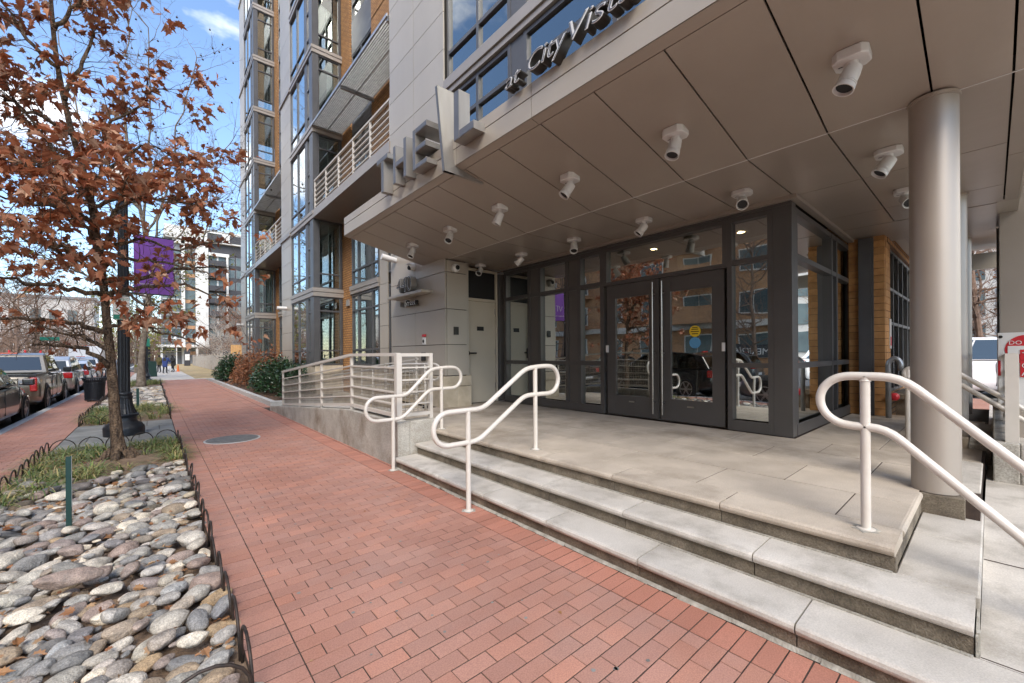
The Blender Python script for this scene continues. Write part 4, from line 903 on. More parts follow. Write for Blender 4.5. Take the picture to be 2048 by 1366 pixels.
# right-hand returns
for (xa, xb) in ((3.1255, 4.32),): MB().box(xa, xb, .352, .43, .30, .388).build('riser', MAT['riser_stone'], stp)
MB().prism([(.345, .408), (.341, .42), (.344, .438), (.355, .448), (.37, .45), (.42, .45), (.42, .39), (.36, .39)], 'x', 3.34, 4.33).build('tread', MAT['platform_stone'], stp)
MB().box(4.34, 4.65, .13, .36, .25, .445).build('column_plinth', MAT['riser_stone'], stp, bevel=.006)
for (xa, xb) in ((2.74, 3.85), (3.85, 4.9)):
    MB().cbox(max(xa, 3.042), xb - .004, .045, .35, .2, .30, .008).build('tread', MAT['concrete'], stp)
MB().box(2.735, 3.04, .045, .054, .1, .24).box(2.76, 2.80, .04, .052, .15, .25).build('riser_end', MAT['mortar'], stp)
mort = MB()
for i in range(60):
    a = -1 + i * .103; w_ = .014 + .014 * noise.noise((i * .7, 0, 0))
    mort.add([(2.434 - w_, a, .0005), (2.437, a, .02), (2.437, a + .104, .02), (2.434 - w_ - .006 * math.sin(i), a + .104, .0005)], [(0, 1, 2, 3)])
mort.build('mortar_fillet', MAT['mortar'], stp)
for (x, z, y0, y1) in ((3.034, .302, .36, 5.16), (2.734, .152, .06, 5.16)): MB().box(x - .016, x + .001, y0, y1, z - .01, z + .004).build('sealant_line', MAT['mortar'], stp)
# sloping walk to the right of the steps
sw = MB(); prof = [(2.74, .148), (3.3, .17), (4.2, .25), (4.95, .298), (6.0, .30), (14, .32)]
n = len(prof); sw.v = [(x, .043, z) for x, z in prof] + [(x, -5, z) for x, z in prof]; sw.f = [(i, n+i, n+i+1, i+1) for i in range(n-1)]
struct('side_walk', sw, 'concrete')
struct('side_walk_joint', MB().box(3.85, 3.862, -5, .04, .2205, .2215).box(2.75, 2.758, -5, .04, .14, .1495), 'joint_sand')
# ================================================================ ramp with retaining wall and guard
rw = thing('ramp_wall', 'weathered concrete ramp wall beside the steps', 'wall', (2.55, 9, 0))
MB().prism([(13.15, -.3), (13.15, .10), (12.2, .20), (7.05, .60), (5.175, .60), (5.175, -.3)], 'x', 2.46, 2.64).build('wall', MAT['ramp_concrete'], rw, bevel=.012)
MB().prism([(2.641, -.3), (3.055, -.3), (3.055, .60), (2.641, .60)], 'y', 5.176, 5.38).build('return_wall', MAT['ramp_concrete'], rw, bevel=.012)
struct('ramp', MB().add([(2.65, 13.1, .01), (4.25, 13.1, .01), (4.25, 7.2, .43), (2.65, 7.2, .43), (2.65, 5.39, .436), (3.05, 5.39, .436), (3.05, 7.2, .432)], [(0, 1, 2, 3), (3, 6, 5, 4)]), 'concrete')
gd = thing('ramp_railing', 'cream painted steel ramp guard with flat rails and wire mesh infill', 'railing', (2.55, 9, 0))
XG = 2.53
def zb(y): return .655 if y < 7.045 else .655 - (y - 7.045) * .0852
def bar(y0, y1, dz, h, w_, name='rail', x=XG):
    pts = []
    for a in (y0, y1): pts += [(x - w_/2, a, zb(a) + dz), (x + w_/2, a, zb(a) + dz), (x + w_/2, a, zb(a) + dz + h), (x - w_/2, a, zb(a) + dz + h)]
    MB().add(pts, [(3, 2, 1, 0), (4, 5, 6, 7), (0, 1, 5, 4), (1, 2, 6, 5), (2, 3, 7, 6), (3, 0, 4, 7)]).build(name, MAT['guard_paint'], gd)
for y0, y1 in ((11.9, 7.045), (7.045, 5.30)):
    bar(y0, y1, .83, .045, .07, 'top_rail')
    for dz in (.66, .49, .32, .155): bar(y0, y1, dz, .02, .055)
    bar(y0, y1, -.005, .045, .05, 'bottom_rail')
for yp in (11.9, 10.31, 8.69, 7.045): MB().box(XG - .02, XG + .02, yp - .025, yp + .025, zb(yp) - .06, zb(yp) + .828).build('post', MAT['guard_paint'], gd)
MB().box(XG - .038, XG + .038, 5.262, 5.338, .60, 1.524).build('post', MAT['guard_paint'], gd)
MB().box(XG - .07, XG + .07, 5.22, 5.37, .601, .615).build('base_plate', MAT['guard_paint'], gd)
MB().box(3.0, 3.05, 5.27, 5.33, .60, 1.525).build('post', MAT['guard_paint'], gd)
for dz, h in ((.825, .045), (.66, .02), (.49, .02), (.32, .02), (.155, .02), (-.005, .045)): MB().box(XG + .046, 2.999, 5.275, 5.325, .655 + dz, .655 + dz + h).build('rail', MAT['guard_paint'], gd)
mesh_panel('X', XG + .022, 7.06, 11.88, .04 + .655, .63 + .655, .05, .0075, slope=lambda a: -(a - 7.045) * .0852).build('wire_mesh', MAT['wire'], gd)
mesh_panel('X', XG + .022, 5.35, 7.03, .695, 1.30, .05, .0075).build('wire_mesh', MAT['wire'], gd)
mesh_panel('Y', 5.327, XG + .05, 2.99, .695, 1.30, .065, .008).build('wire_mesh', MAT['wire'], gd)
# inner guard on the building side of the ramp
ig = thing('ramp_railing', 'inner cream guard of the ramp seen through the wire mesh, next to the building', 'railing', (4.2, 9, 0))
for dz in (.2, .45, .7, .93):
    MB().add([(4.2, 12.5, dz + .1), (4.24, 12.5, dz + .1), (4.24, 7.9, dz + .47), (4.2, 7.9, dz + .47), (4.2, 12.5, dz + .13), (4.24, 12.5, dz + .13), (4.24, 7.9, dz + .5), (4.2, 7.9, dz + .5)], [(0,3,2,1),(4,5,6,7),(0,1,5,4),(1,2,6,5),(2,3,7,6),(3,0,4,7)]).build('rail', MAT['guard_paint'], ig)
for yp in (12.5, 11.0, 9.5, 7.95): MB().box(4.2, 4.24, yp, yp + .04, 0, 1.05 + .47 * (12.5 - yp) / 5.4).build('post', MAT['guard_paint'], ig)
MB().box(4.1, 4.3, 7.9, 13, -.2, .42).build('inner_kerb', MAT['limestone'], ig)
# ---------------------------------------------------------------- round pipe handrails
def arc(c, r, a0, a1, n=8): return [(c[0] + r * math.cos(R(a0 + (a1 - a0) * i / n)), c[1] + r * math.sin(R(a0 + (a1 - a0) * i / n))) for i in range(n + 1)]
def smooth_path(pts, r=.09, n=4, closed=True):
    out = []; m = len(pts)
    for i in range(m):
        p, a, b_ = Vector(pts[i]), Vector(pts[i-1]), Vector(pts[(i+1) % m])
        if not closed and i in (0, m-1): out.append(tuple(p)); continue
        la, lb = (a - p), (b_ - p); k = min(r, la.length * .45, lb.length * .45); p0, p1 = p + la.normalized() * k, p + lb.normalized() * k
        for j in range(n + 1):
            t_ = j / n; out.append(tuple(p0 * (1 - t_) ** 2 + p * 2 * t_ * (1 - t_) + p1 * t_ * t_))
    return out
PR = .0245
def loop_rail(label, to3, prof, posts):
    """prof: closed loop in (s, z); to3 maps (s, z) to the world; posts: (s, z0, z1)"""
    p0 = to3(posts[0][0], posts[0][1]); t = thing('handrail', label, 'handrail', p0)
    MB().tube([to3(*p) for p in smooth_path(prof)], PR, 14, closed=True).build('rail', MAT['rail_paint'], t, smooth=True)
    for (s, z0, z1) in posts:
        MB().tube([to3(s, z0 - .02), to3(s, z1)], PR, 14).build('post', MAT['rail_paint'], t, smooth=True, auto=60)
        MB().lathe([(.045, 0), (.045, .006), (.03, .010)], to3(s, z0), 18).build('post_foot', MAT['rail_paint'], t)
        g_ = to3(s, z0); MB().prism([(g_[0] + .062 * (1 + .25 * math.sin(a * 2.3 + s)) * math.cos(a * .5236), g_[1] + .062 * (1 + .25 * math.cos(a * 3.1)) * math.sin(a * .5236)) for a in range(12)], 'z', g_[2] - .01, g_[2] + .0022).build('grout_patch', MAT['mortar'], t)
        e_ = to3(s, z1 - .027); MB().lathe([(PR + .001, -.006), (PR + .005, 0), (PR + .001, .006)], e_, 14, cap=False).build('weld', MAT['rail_paint'], t, smooth=True)
def stair_loop(xl, xu, zl, zu, h=.31):
    return ([(xl + .56, zl), (xu - .12, zu - .02)] + [(xu + .10, zu)] + arc((xu + .235, zu - h/2), h/2, 90, -90)[0:] + [(xu - .14, zu - h), (xl + .50, zl - h)] + arc((xl + .155, zl - h/2), h/2, 270, 90))
loop_rail('cream pipe handrail at the middle of the steps, in front of the glass doors', lambda s, z: (s, 3.30, z), stair_loop(1.91, 3.17, .965, 1.365), [(2.29, 0, .965), (3.19, .45, 1.365)])
loop_rail('cream pipe handrail at the left end of the steps beside the ramp wall', lambda s, z: (s, 5.12, z), stair_loop(2.0, 3.05, .96, 1.32, .30), [(2.37, 0, .955), (3.10, .45, 1.315)])
loop_rail('cream pipe handrail by the round column at the right of the steps', lambda s, z: (3.19, s, z),
          [(.40, 1.355), (.60, 1.355)] + arc((.565, 1.208), .15, 90, 270)[::-1][::-1] if False else [(-.62, .42), (.34, 1.355)] + [(.565 + .15 * math.sin(R(a)), 1.205 + .15 * math.cos(R(a))) for a in range(0, 181, 20)] + [(.40, 1.055), (-.62, .08)], [(.494, .45, 1.355), (-.5, .15, .55)])
loop_rail('cream pipe handrail behind the round columns, farther along the platform', lambda s, z: (6.5, s, z),
          [(-1.0, .30), (.30, 1.31)] + [(.60 + .06 * math.sin(R(a)), 1.25 + .06 * math.cos(R(a))) for a in range(0, 181, 30)] + [(.28, 1.19), (-1.0, .18)], [(.63, .45, 1.30), (-.9, .3, .4)])
rh = thing('handrail', 'cream pipe handrail along the ramp ending in a loop before the pier', 'handrail', (3.9, 7.5, .4))
MB().tube(smooth_path([(3.95, 12.5, .92), (3.95, 7.9, 1.31), (3.95, 6.7, 1.33), (3.95, 6.55, 1.25), (3.95, 6.55, 1.1), (3.95, 6.7, 1.03), (3.95, 7.3, 1.03)], .12, 4, False), PR, 12).build('rail', MAT['rail_paint'], rh, smooth=True)
MB().tube([(3.95, 7.1, .43), (3.95, 7.1, 1.33)], PR, 12).tube([(3.95, 9.6, .3), (3.95, 9.6, 1.16)], PR, 12).build('post', MAT['rail_paint'], rh, smooth=True)
# ================================================================ things to the right of the entrance
wg = thing('brick_wing', 'orange brick wing with dark windows beyond the glass entrance', 'building', (9.4, 1.3, 0))
MB().box(9.02, 9.20, 1.19, 1.62, .3, 3.6).build('brick_backing', MAT['brick_joint'], wg)
MB().box(9.02, 9.06, 1.14, 1.19, .3, 3.6).build('brick_backing', MAT['brick_joint'], wg)
z = .45; r_ = 0
while z < 3.36:
    ys = [1.14, 1.29, 1.455, 1.60] if r_ % 2 else [1.14, 1.40, 1.60]
    for a, b_ in zip(ys, ys[1:]):
        MB().box(8.985, 9.05, a + (.004 if a > 1.15 else -.004), b_ - .004, z + .004, z + .111).build('brick', MAT['brick_piece'], wg)
    xs = [9.053, 9.28, 9.5] if r_ % 2 else [9.053, 9.4, 9.5]
    for a, b_ in zip(xs, xs[1:]): MB().box(a + .004, b_ - .004, 1.13, 1.18, z + .004, z + .111).build('brick', MAT['brick_piece'], wg)
    z += .115; r_ += 1
MB().box(8.93, 8.982, 1.30, 1.46, .45, 3.38).box(8.955, 8.983, 1.27, 1.299, .45, 3.38).build('steel_channel', MAT['frame'], wg)
window(wg, 'Y', 1.16, .8, 3.3, [9.51, 10.1, 10.7, 11.3, 12.0, 12.8, 13.6], [[2.0, 2.6]], fw=.05, depth=.08, mat='store_frame', name='window')
MB().box(9.5, 14, 1.15, 1.3, .2, .79).build('brick_base', MAT['wall_brick'], wg)
MB().box(9.51, 14, 2.2, 2.25, .3, 3.4).build('room_wall', MAT['room'], wg); MB().box(9.2, 14, 1.12, 1.4, 3.31, 6).build('brick_wall', MAT['wall_brick'], wg)
MB().box(9.35, 9.48, 1.115, 1.128, 1.55, 2.05).build('notice', MAT['white_fix'], wg); MB().box(9.37, 9.46, 1.111, 1.1145, 1.6, 1.75).build('notice_print', MAT['sign_red'], wg)
t = thing('standpipe', 'grey bent vent pipe standing against the brick wing', 'pipe', (8.8, 1.1, .45))
MB().tube(smooth_path([(8.82, 1.08, .45), (8.82, 1.08, 1.33), (8.82, 1.0, 1.41), (8.82, .93, 1.33), (8.82, .93, 1.2)], .08, 4, False), .036, 12).build('pipe', MAT['galv'], t, smooth=True)
MB().lathe([(.05, 0), (.06, -.02), (.06, -.08), (.03, -.1)], (8.98, 1.02, .78), 14, 'x').build('valve_cap', MAT['sign_red'], t)
t = thing('bench', 'low wooden bench slab against the windows of the brick wing', 'bench', (9.7, .9, .45))
MB().box(9.2, 10.6, .8, 1.1, .72, .80).build('seat', MAT['riser_stone'], t); MB().box(9.3, 9.4, .85, 1.05, .45, .72).box(10.4, 10.5, .85, 1.05, .45, .72).build('leg', MAT['riser_stone'], t)
gp = thing('metal_clad_pier', 'tall grey metal clad pier at the right edge behind the sign', 'pier', (9.4, -.6, 0))
MB().box(9.0, 9.9, -1.5, -.075, .3, 7).build('cladding', MAT['column'], gp); MB().box(9.91, 9.98, -1.5, -.05, .3, 3.4).build('edge_trim', MAT['panel_dark'], gp)
lw = thing('low_wall', 'low concrete wall carrying a mesh guard at the right edge', 'wall', (7, -.1, 0))
MB().box(5.85, 11.2, -.16, .0, .2, .66).box(5.85, 5.99, -2.2, -.161, .2, .66).build('wall', MAT['ramp_concrete'], lw, bevel=.01)
MB().box(6.62, 8.6, .012, .17, .25, .50).build('kerb_block', MAT['ramp_concrete'], lw); MB().box(6.64, 6.80, .175, .25, .3, .55).build('stone_block', MAT['limestone'], lw)
g2 = thing('mesh_guard', 'cream steel guard with wire mesh on the low wall at the right edge', 'railing', (6, -.2, .66))
for xp in (6.0, 7.7, 9.4): MB().box(xp, xp + .05, -.16, -.08, .66, 1.468).build('post', MAT['guard_paint'], g2)
MB().box(5.94, 5.999, -.155, -.075, .66, 1.475).build('end_post', MAT['guard_paint'], g2)
for z in (.72, .9, 1.08, 1.25): MB().box(6.05, 11, -.13, -.10, z, z + .03).build('rail', MAT['guard_paint'], g2)
MB().box(6.05, 11, -.14, -.09, 1.42, 1.465).build('top_rail', MAT['guard_paint'], g2)
mesh_panel('Y', -.095, 6.05, 11, .74, 1.40, .06, .005).build('wire_mesh', MAT['wire'], g2)
sn = thing('traffic_sign', 'white sign with red disc reading DO at the right edge', 'sign', (7.2, -.4, .6))
PSX = 7.2
MB().box(PSX, PSX + .02, -1.0, -.038, .86, 1.70).build('board', MAT['white'], sn, bevel=.008)
MB().lathe([(.16, -.004), (.16, -.001)], (PSX, -.252, 1.513), 48, 'x').build('red_disc', MAT['sign_red'], sn)
MB().box(PSX - .008, PSX - .005, -.39, -.113, 1.46, 1.552).build('white_bar', MAT['white'], sn)
link('lettering', text_mesh('DO', .062, .003, MAT['white']), sn, (PSX - .0075, -.167, 1.568), ROT_NX)
MB().box(PSX - .012, PSX - .0085, -.9, -.20, 1.40, 1.51).build('red_panel', MAT['sign_red'], sn); MB().box(PSX - .012, PSX - .0085, -.9, -.20, 1.21, 1.385).build('red_panel', MAT['sign_red'], sn)
link('lettering', text_mesh('T', .09, .003, MAT['white']), sn, (PSX - .0145, -.24, 1.42), ROT_NX); link('lettering', text_mesh('C', .08, .003, MAT['white']), sn, (PSX - .0145, -.235, 1.31), ROT_NX); link('lettering', text_mesh('A', .08, .003, MAT['white']), sn, (PSX - .0145, -.235, 1.225), ROT_NX)
MB().box(PSX - .006, PSX - .001, -.062, -.042, 1.22, 1.39).build('red_stripe', MAT['sign_red'], sn)
MB().lathe([(.016, -.006), (.016, -.001)], (PSX, -.062, 1.655), 18, 'x').build('badge', MAT['black'], sn)
MB().box(PSX + .021, PSX + .06, -.55, -.49, .3, 1.68).build('post', MAT['galv'], sn)
# ================================================================ street furniture
def lamp_post(label, x, y, banner_label, sign_label):
    t = thing('lamp_post', label, 'street lamp', (x, y, 0))
    MB().lathe([(.30, 0), (.305, .12), (.295, .165), (.275, .18), (.265, .21), (.20, .25), (.185, .28), (.185, .34), (.215, .365), (.22, .39), (.20, .41)], (x, y, 0), 40).build('plinth', MAT['black_iron'], t, smooth=True, auto=50)
    def fl(prof, nf, dep):
        mb = MB(); n = nf * 2; b0 = 0
        for r, z in prof:
            for k in range(n):
                a = 2 * math.pi * k / n; rr_ = r * (1 - (dep if k % 2 else 0)); mb.v.append((x + rr_ * math.cos(a), y + rr_ * math.sin(a), z))
        for i in range(len(prof)-1):
            for k in range(n): mb.f.append((i*n+k, i*n+(k+1) % n, (i+1)*n+(k+1) % n, (i+1)*n+k))
        return mb
    fl([(.19, .41), (.155, .50), (.128, .60), (.118, .70)], 22, .045).build('bell', MAT['black_iron'], t)
    MB().lathe([(.125, .70), (.13, .72), (.125, .745), (.115, .75), (.118, .775), (.125, .79), (.118, .81), (.10, .82)], (x, y, 0), 32).build('collar', MAT['black_iron'], t, smooth=True, auto=50)
    fl([(.092, .82), (.088, 2.2), (.074, 4.5)], 14, .11).build('shaft', MAT['black_iron'], t)
    MB().lathe([(.08, 4.5), (.10, 4.55), (.085, 4.6), (.12, 4.7), (.10, 4.72)], (x, y, 0), 20).build('cap', MAT['black_iron'], t, smooth=True)
    MB().lathe([(.09, 4.72), (.17, 4.85), (.19, 4.98), (.15, 5.14), (.07, 5.24), (.03, 5.30), (.015, 5.4)], (x, y, 0), 20).build('globe', MAT['white'], t, smooth=True)
    MB().lathe([(.094, 2.68), (.094, 2.72)], (x, y, 0), 24).lathe([(.09, 3.3), (.09, 3.33)], (x, y, 0), 24).build('strap', MAT['steel'], t)
    if banner_label:
        b = thing('banner', banner_label, 'banner', (x + .5, y, 2.75))
        mb = MB(); nx, nz_ = 10, 14
        for i in range(nx + 1):
            for j in range(nz_ + 1):
                u_ = i / nx; v_ = j / nz_
                mb.v.append((x + .15 + .61 * u_, y - .02 + .02 * math.sin(u_ * 5 + v_ * 3) * (1 - abs(v_ - .5) * 1.6) + .01, 2.77 + 1.13 * v_ - .015 * u_))
        for i in range(nx):
            for j in range(nz_): mb.f.append((i*(nz_+1)+j, (i+1)*(nz_+1)+j, (i+1)*(nz_+1)+j+1, i*(nz_+1)+j+1))
        mb.build('cloth', MAT['banner_purple'], b, smooth=True)
        MB().tube([(x, y, 3.915), (x + .80, y, 3.90)], .012, 8).tube([(x, y, 2.76), (x + .80, y, 2.745)], .012, 8).build('arm', MAT['black_iron'], b)
        s = MB(); yb = y - .034
        def stroke(x0, z0, x1, z1, w_):
            d = Vector((x1 - x0, 0, z1 - z0)).normalized(); n_ = Vector((d.z, 0, -d.x)) * w_ / 2
            s.quad((x0 - n_.x, yb, z0 - n_.z), (x1 - n_.x, yb, z1 - n_.z), (x1 + n_.x, yb, z1 + n_.z), (x0 + n_.x, yb, z0 + n_.z))
        stroke(x + .31, 3.35, x + .40, 3.14, .018); stroke(x + .40, 3.14, x + .47, 3.35, .018); stroke(x + .55, 3.35, x + .55, 3.13, .018); stroke(x + .49, 3.35, x + .61, 3.35, .016)
        s.build('emblem', MAT['white'], b)
        link('lettering', text_mesh('MountVernonTriangle', .058, .002, MAT['white']), b, (x + .46, y - .036, 2.93), ROT_NY)
    if sign_label:
        s = thing('parking_sign', sign_label, 'sign', (x - .03, y - .1, 2.2))
        MB().box(x - .14, x + .09, y - .112, y - .108, 2.22, 2.66).build('plate', MAT['white'], s)
        MB().box(x - .145, x + .095, y - .106, y - .10, 2.215, 2.665).build('border', MAT['sign_green'], s); MB().box(x - .135, x + .085, y - .1145, y - .1125, 2.225, 2.31).build('green_field', MAT['sign_green'], s)
        for body, z, sz in (('PARKING', 2.585, .05), ('6:30PM', 2.49, .045)): link('lettering', text_mesh(body, sz, .002, MAT['sign_green']), s, (x - .025, y - .1145, z), ROT_NY)
        a = MB(); zc = 2.40
        a.box(x - .07, x + .02, y - .116, y - .1135, zc - .008, zc + .008)
        for sx in (-1, 1): a.prism([(x - .025 + sx * .045, zc - .025), (x - .025 + sx * .085, zc), (x - .025 + sx * .045, zc + .025)][::sx], 'y', y - .116, y - .1135)
        a.build('arrow', MAT['sign_green'], s)
    return t
lamp_post('black fluted iron lamp post on a round base behind the near oak tree', -.42, 11.0, 'purple street banner hanging from the near lamp post', 'green and white parking sign strapped to the near lamp post')
lamp_post('black iron lamp post far along the sidewalk beyond the grey trunk', -.28, 31.7, None, None)
t = thing('street_sign', 'small green sign on the far lamp post', 'sign', (-.28, 31.55, 2.2)); MB().box(-.45, -.11, 31.55, 31.58, 2.1, 2.55).build('plate', MAT['sign_green'], t)
t = thing('trash_can', 'black slatted iron litter bin standing by the kerb', 'litter bin', (-1.5, 20.1, 0))
mb = MB()
for k in range(34):
    a = 2 * math.pi * k / 34; c_, s_ = math.cos(a), math.sin(a)
    def pt(r, z, o): return (-1.5 + r * c_ - o * s_, 20.1 + r * s_ + o * c_, z)
    for (r0, z0, r1, z1) in ((.245, .04, .27, .66), (.27, .66, .33, .80)):
        mb.add([pt(r0, z0, -.017), pt(r0, z0, .017), pt(r1, z1, .017), pt(r1, z1, -.017), pt(r0 - .008, z0, -.017), pt(r0 - .008, z0, .017), pt(r1 - .008, z1, .017), pt(r1 - .008, z1, -.017)], [(0,1,2,3),(7,6,5,4),(0,4,5,1),(1,5,6,2),(2,6,7,3),(3,7,4,0)])
setp(mb.build('slats', MAT['black_iron'], t), kind='stuff')
MB().lathe([(.235, .05), (.24, .72), (.20, .74)], (-1.5, 20.1, 0), 24).build('liner', MAT['black'], t)
for z, r_ in ((.07, .252), (.62, .274), (.79, .335)): MB().tube([(-1.5 + r_ * math.cos(k * .2618), 20.1 + r_ * math.sin(k * .2618), z) for k in range(24)], .014, 6, closed=True).build('ring', MAT['black_iron'], t, smooth=True)
for k in range(4): MB().box(-1.5 + .2 * math.cos(k * 1.57 + .7) - .02, -1.5 + .2 * math.cos(k * 1.57 + .7) + .02, 20.1 + .2 * math.sin(k * 1.57 + .7) - .02, 20.1 + .2 * math.sin(k * 1.57 + .7) + .02, 0, .05).build('foot', MAT['black_iron'], t)
t = thing('waste_box', 'dark green utility box far along the sidewalk', 'utility box', (-.1, 41.8, 0))
MB().prism([(-.45, 0), (.27, 0), (.22, 1.15), (-.4, 1.2)], 'y', 41.6, 42.2).build('body', MAT['stake_green'], t, bevel=.02); MB().box(-.43, -.12, 42.21, 42.4, 0, 2.3).build('back_panel', MAT['black_iron'], t)
# ================================================================ trees and shrubs
def curve_pts(pts, n):
    out = []; P = [Vector(p) for p in pts]; P = [P[0] * 2 - P[1]] + P + [P[-1] * 2 - P[-2]]
    for i in range(1, len(P) - 2):
        for k in range(n):
            t_ = k / n; a, b_, c_, d_ = P[i-1], P[i], P[i+1], P[i+2]
            out.append(.5 * ((2*b_) + (c_ - a) * t_ + (2*a - 5*b_ + 4*c_ - d_) * t_*t_ + (3*b_ - a - 3*c_ + d_) * t_**3))
    out.append(P[-2]); return out
def jit(pts, rr, amt): return [pts[0]] + [p + Vector((rr.gauss(0, amt), rr.gauss(0, amt), rr.gauss(0, amt))) for p in pts[1:]]
def grow(mb, p, d, ln, r, depth, rr, tips, up=.12, kids=(3, 5), wob=.22, minr=.0035):
    n = 5; pts = [p]; q = p.copy(); dd = d.normalized()
    for i in range(n):
        dd = (dd + Vector((rr.gauss(0, wob), rr.gauss(0, wob), rr.gauss(0, wob) + up))).normalized(); q = q + dd * ln / n; pts.append(q.copy())
    mb.tube(pts, [max(minr, r * (1 - .75 * i / n)) for i in range(n + 1)], 6 if r > .03 else 4 if r > .01 else 3, cap=False)
    if depth == 0:
        tips.append((pts, dd)); return
    for _ in range(rr.randint(*kids)):
        i = rr.randint(1, n); f = pts[i]; side = Vector((rr.gauss(0, 1), rr.gauss(0, 1), rr.gauss(0, .7)))
        nd = (dd * rr.uniform(.4, 1.0) + side.normalized() * rr.uniform(.5, 1.0)).normalized()
        grow(mb, f, nd, ln * rr.uniform(.45, .75), max(minr, r * (1 - .75 * i / n) * .65), depth - 1, rr, tips, up, kids, wob, minr)
    grow(mb, pts[-1], dd, ln * .6, max(minr, r * .3), depth - 1, rr, tips, up, kids, wob, minr)
# --- the brown-leaved oak in the near bed
rt = random.Random(12)
oak = thing('oak_tree', 'young oak tree with brown withered leaves standing in the near bed', 'tree', (-.38, 8.2, 0))
wood = MB(); fol = MB()
TR = [(239, 925), (231, 850), (223, 740), (215, 650), (207, 560), (192, 450), (170, 345), (142, 245), (119, 130), (108, 20), (100, -110)]
trp = [atY(u, v, 8.2 + .02 * i) for i, (u, v) in enumerate(TR)]
trp[0].z = -.06
tp = curve_pts(trp, 4); nT = len(tp)
tr_r = [(.064 - .044 * (i / (nT - 1)) ** .9) + .08 * math.exp(-i / 1.6) for i in range(nT)]
b0 = len(wood.v)
wood.tube(tp, tr_r, 18)
for i in range(b0, len(wood.v)):       # furrowed trunk surface
    v = Vector(wood.v[i]); k = (i - b0) // 18; c_ = tp[min(k, nT-1)]; o = v - c_; wood.v[i] = tuple(c_ + o * (1 + .10 * noise.noise(v * 9) + .07 * noise.noise((v.x * 25, v.y * 25, v.z * 5))))
for a in range(6):                     # root flare
    an = a * 1.05 + .3; wood.tube([(-.37 + .1 * math.cos(an), 8.2 + .1 * math.sin(an), .16), (-.37 + .2 * math.cos(an), 8.2 + .2 * math.sin(an), .03), (-.37 + .34 * math.cos(an), 8.2 + .34 * math.sin(an), -.06)], [.06, .05, .02], 7)
LIMBS = [[(215,665),(160,650),(95,640),(0,638),(-90,628),7.5], [(216,700),(175,675),(120,665),(60,640),8.7], [(218,735),(170,700),(100,690),(50,688),7.7],
 [(206,590),(120,575),(30,560),(-60,540),7.3], [(202,535),(140,500),(60,480),(-40,450),8.9], [(192,455),(120,420),(30,400),(-60,370),7.7], [(172,360),(110,300),(50,220),(0,160),8.7],
 [(148,270),(70,230),(0,190),(-60,160),7.9], [(203,550),(160,520),(110,500),(80,470),7.0], [(196,480),(150,430),(90,400),(60,340),9.6], [(180,390),(130,370),(80,330),(30,330),7.1],
 [(214,655),(280,650),(335,668),(400,690),8.0], [(208,590),(290,575),(370,572),(450,600),7.8], [(204,565),(300,552),(380,535),(455,540),8.4], [(196,500),(280,480),(360,498),(445,480),8.1], [(198,505),(280,520),(360,530),(440,560),7.5],
 [(192,460),(260,400),(330,360),(395,310),8.3], [(184,410),(250,395),(320,400),(400,410),7.6], [(175,380),(240,330),(300,290),(370,330),8.8], [(152,285),(220,250),(280,215),(310,180),8.0], [(134,200),(170,120),(190,50),(200,-30),8.5],
 [(120,135),(60,80),(20,20),(-10,-30),8.1], [(112,60),(150,20),(190,-30),(230,-60),7.7], [(205,560),(220,470),(240,400),(255,350),6.9], [(190,440),(200,350),(215,290),(230,260),9.7], [(200,520),(185,450),(150,410),(120,390),6.8], [(209,600),(240,585),(300,610),(350,600),6.9]]
def bunch(p, d, n, s):
    q_ = px(p.x, p.y, p.z)
    if q_ and 258 < q_[0] < 356 and 465 < q_[1] < 605 and rt.random() < .75: return
    for _ in range(n):
        dd = (d * .35 + Vector((rt.gauss(0, .75), rt.gauss(0, .75), rt.gauss(-.45, .5)))).normalized()
        leaf(fol, p + Vector((rt.gauss(0, .065), rt.gauss(0, .065), rt.gauss(0, .045))), dd, Vector((rt.gauss(0, .8), rt.gauss(0, .8), 1)), s * rt.uniform(.65, 1.25), rt.uniform(-.4, 1.2))
for li, lb in enumerate(LIMBS):
    Y1 = lb[-1]; q = lb[:-1]; m = len(q)
    pts = [atY(u, v, 8.22 + (Y1 - 8.22) * (i / (m - 1)) ** 1.2) for i, (u, v) in enumerate(q)]
    cp = jit(curve_pts(pts, 5), rt, .018); nC = len(cp); r0 = .034 if li in (0, 2, 3, 12, 13) else .026
    wood.tube(cp, [r0 * (1 - .85 * i / (nC - 1)) + .003 for i in range(nC)], 7)
    bare = li in (0, 1, 2, 11); few = .25 if bare else 1.0
    for i in range(3, nC):
        for _ in range(2):
            if rt.random() > (.34 if li in (0, 2, 3) else .66 if li < 11 else .36 if li < 16 else .62): continue
            d = (cp[i] - cp[i-1]).normalized() * .6 + Vector((rt.gauss(0, .6), rt.gauss(0, .6), rt.gauss(.05, .5))); tips = []
            grow(wood, cp[i], d, rt.uniform(.25, .6), .008, 1, rt, tips, .05, (1, 3), .25, .0025)
            for (tpnts, dd) in tips:
                if rt.random() < .42 * few:
                    bunch(tpnts[-1], dd, rt.randint(6, 11), .135)
                    if rt.random() < .3: bunch(tpnts[2], dd, rt.randint(1, 2), .12)
    if not bare: bunch(cp[-1], (cp[-1] - cp[-2]).normalized(), 6, .14)
wood.build('trunk', MAT['bark'], oak, smooth=True)
fol.build('crown', MAT['oak_leaf'], oak)
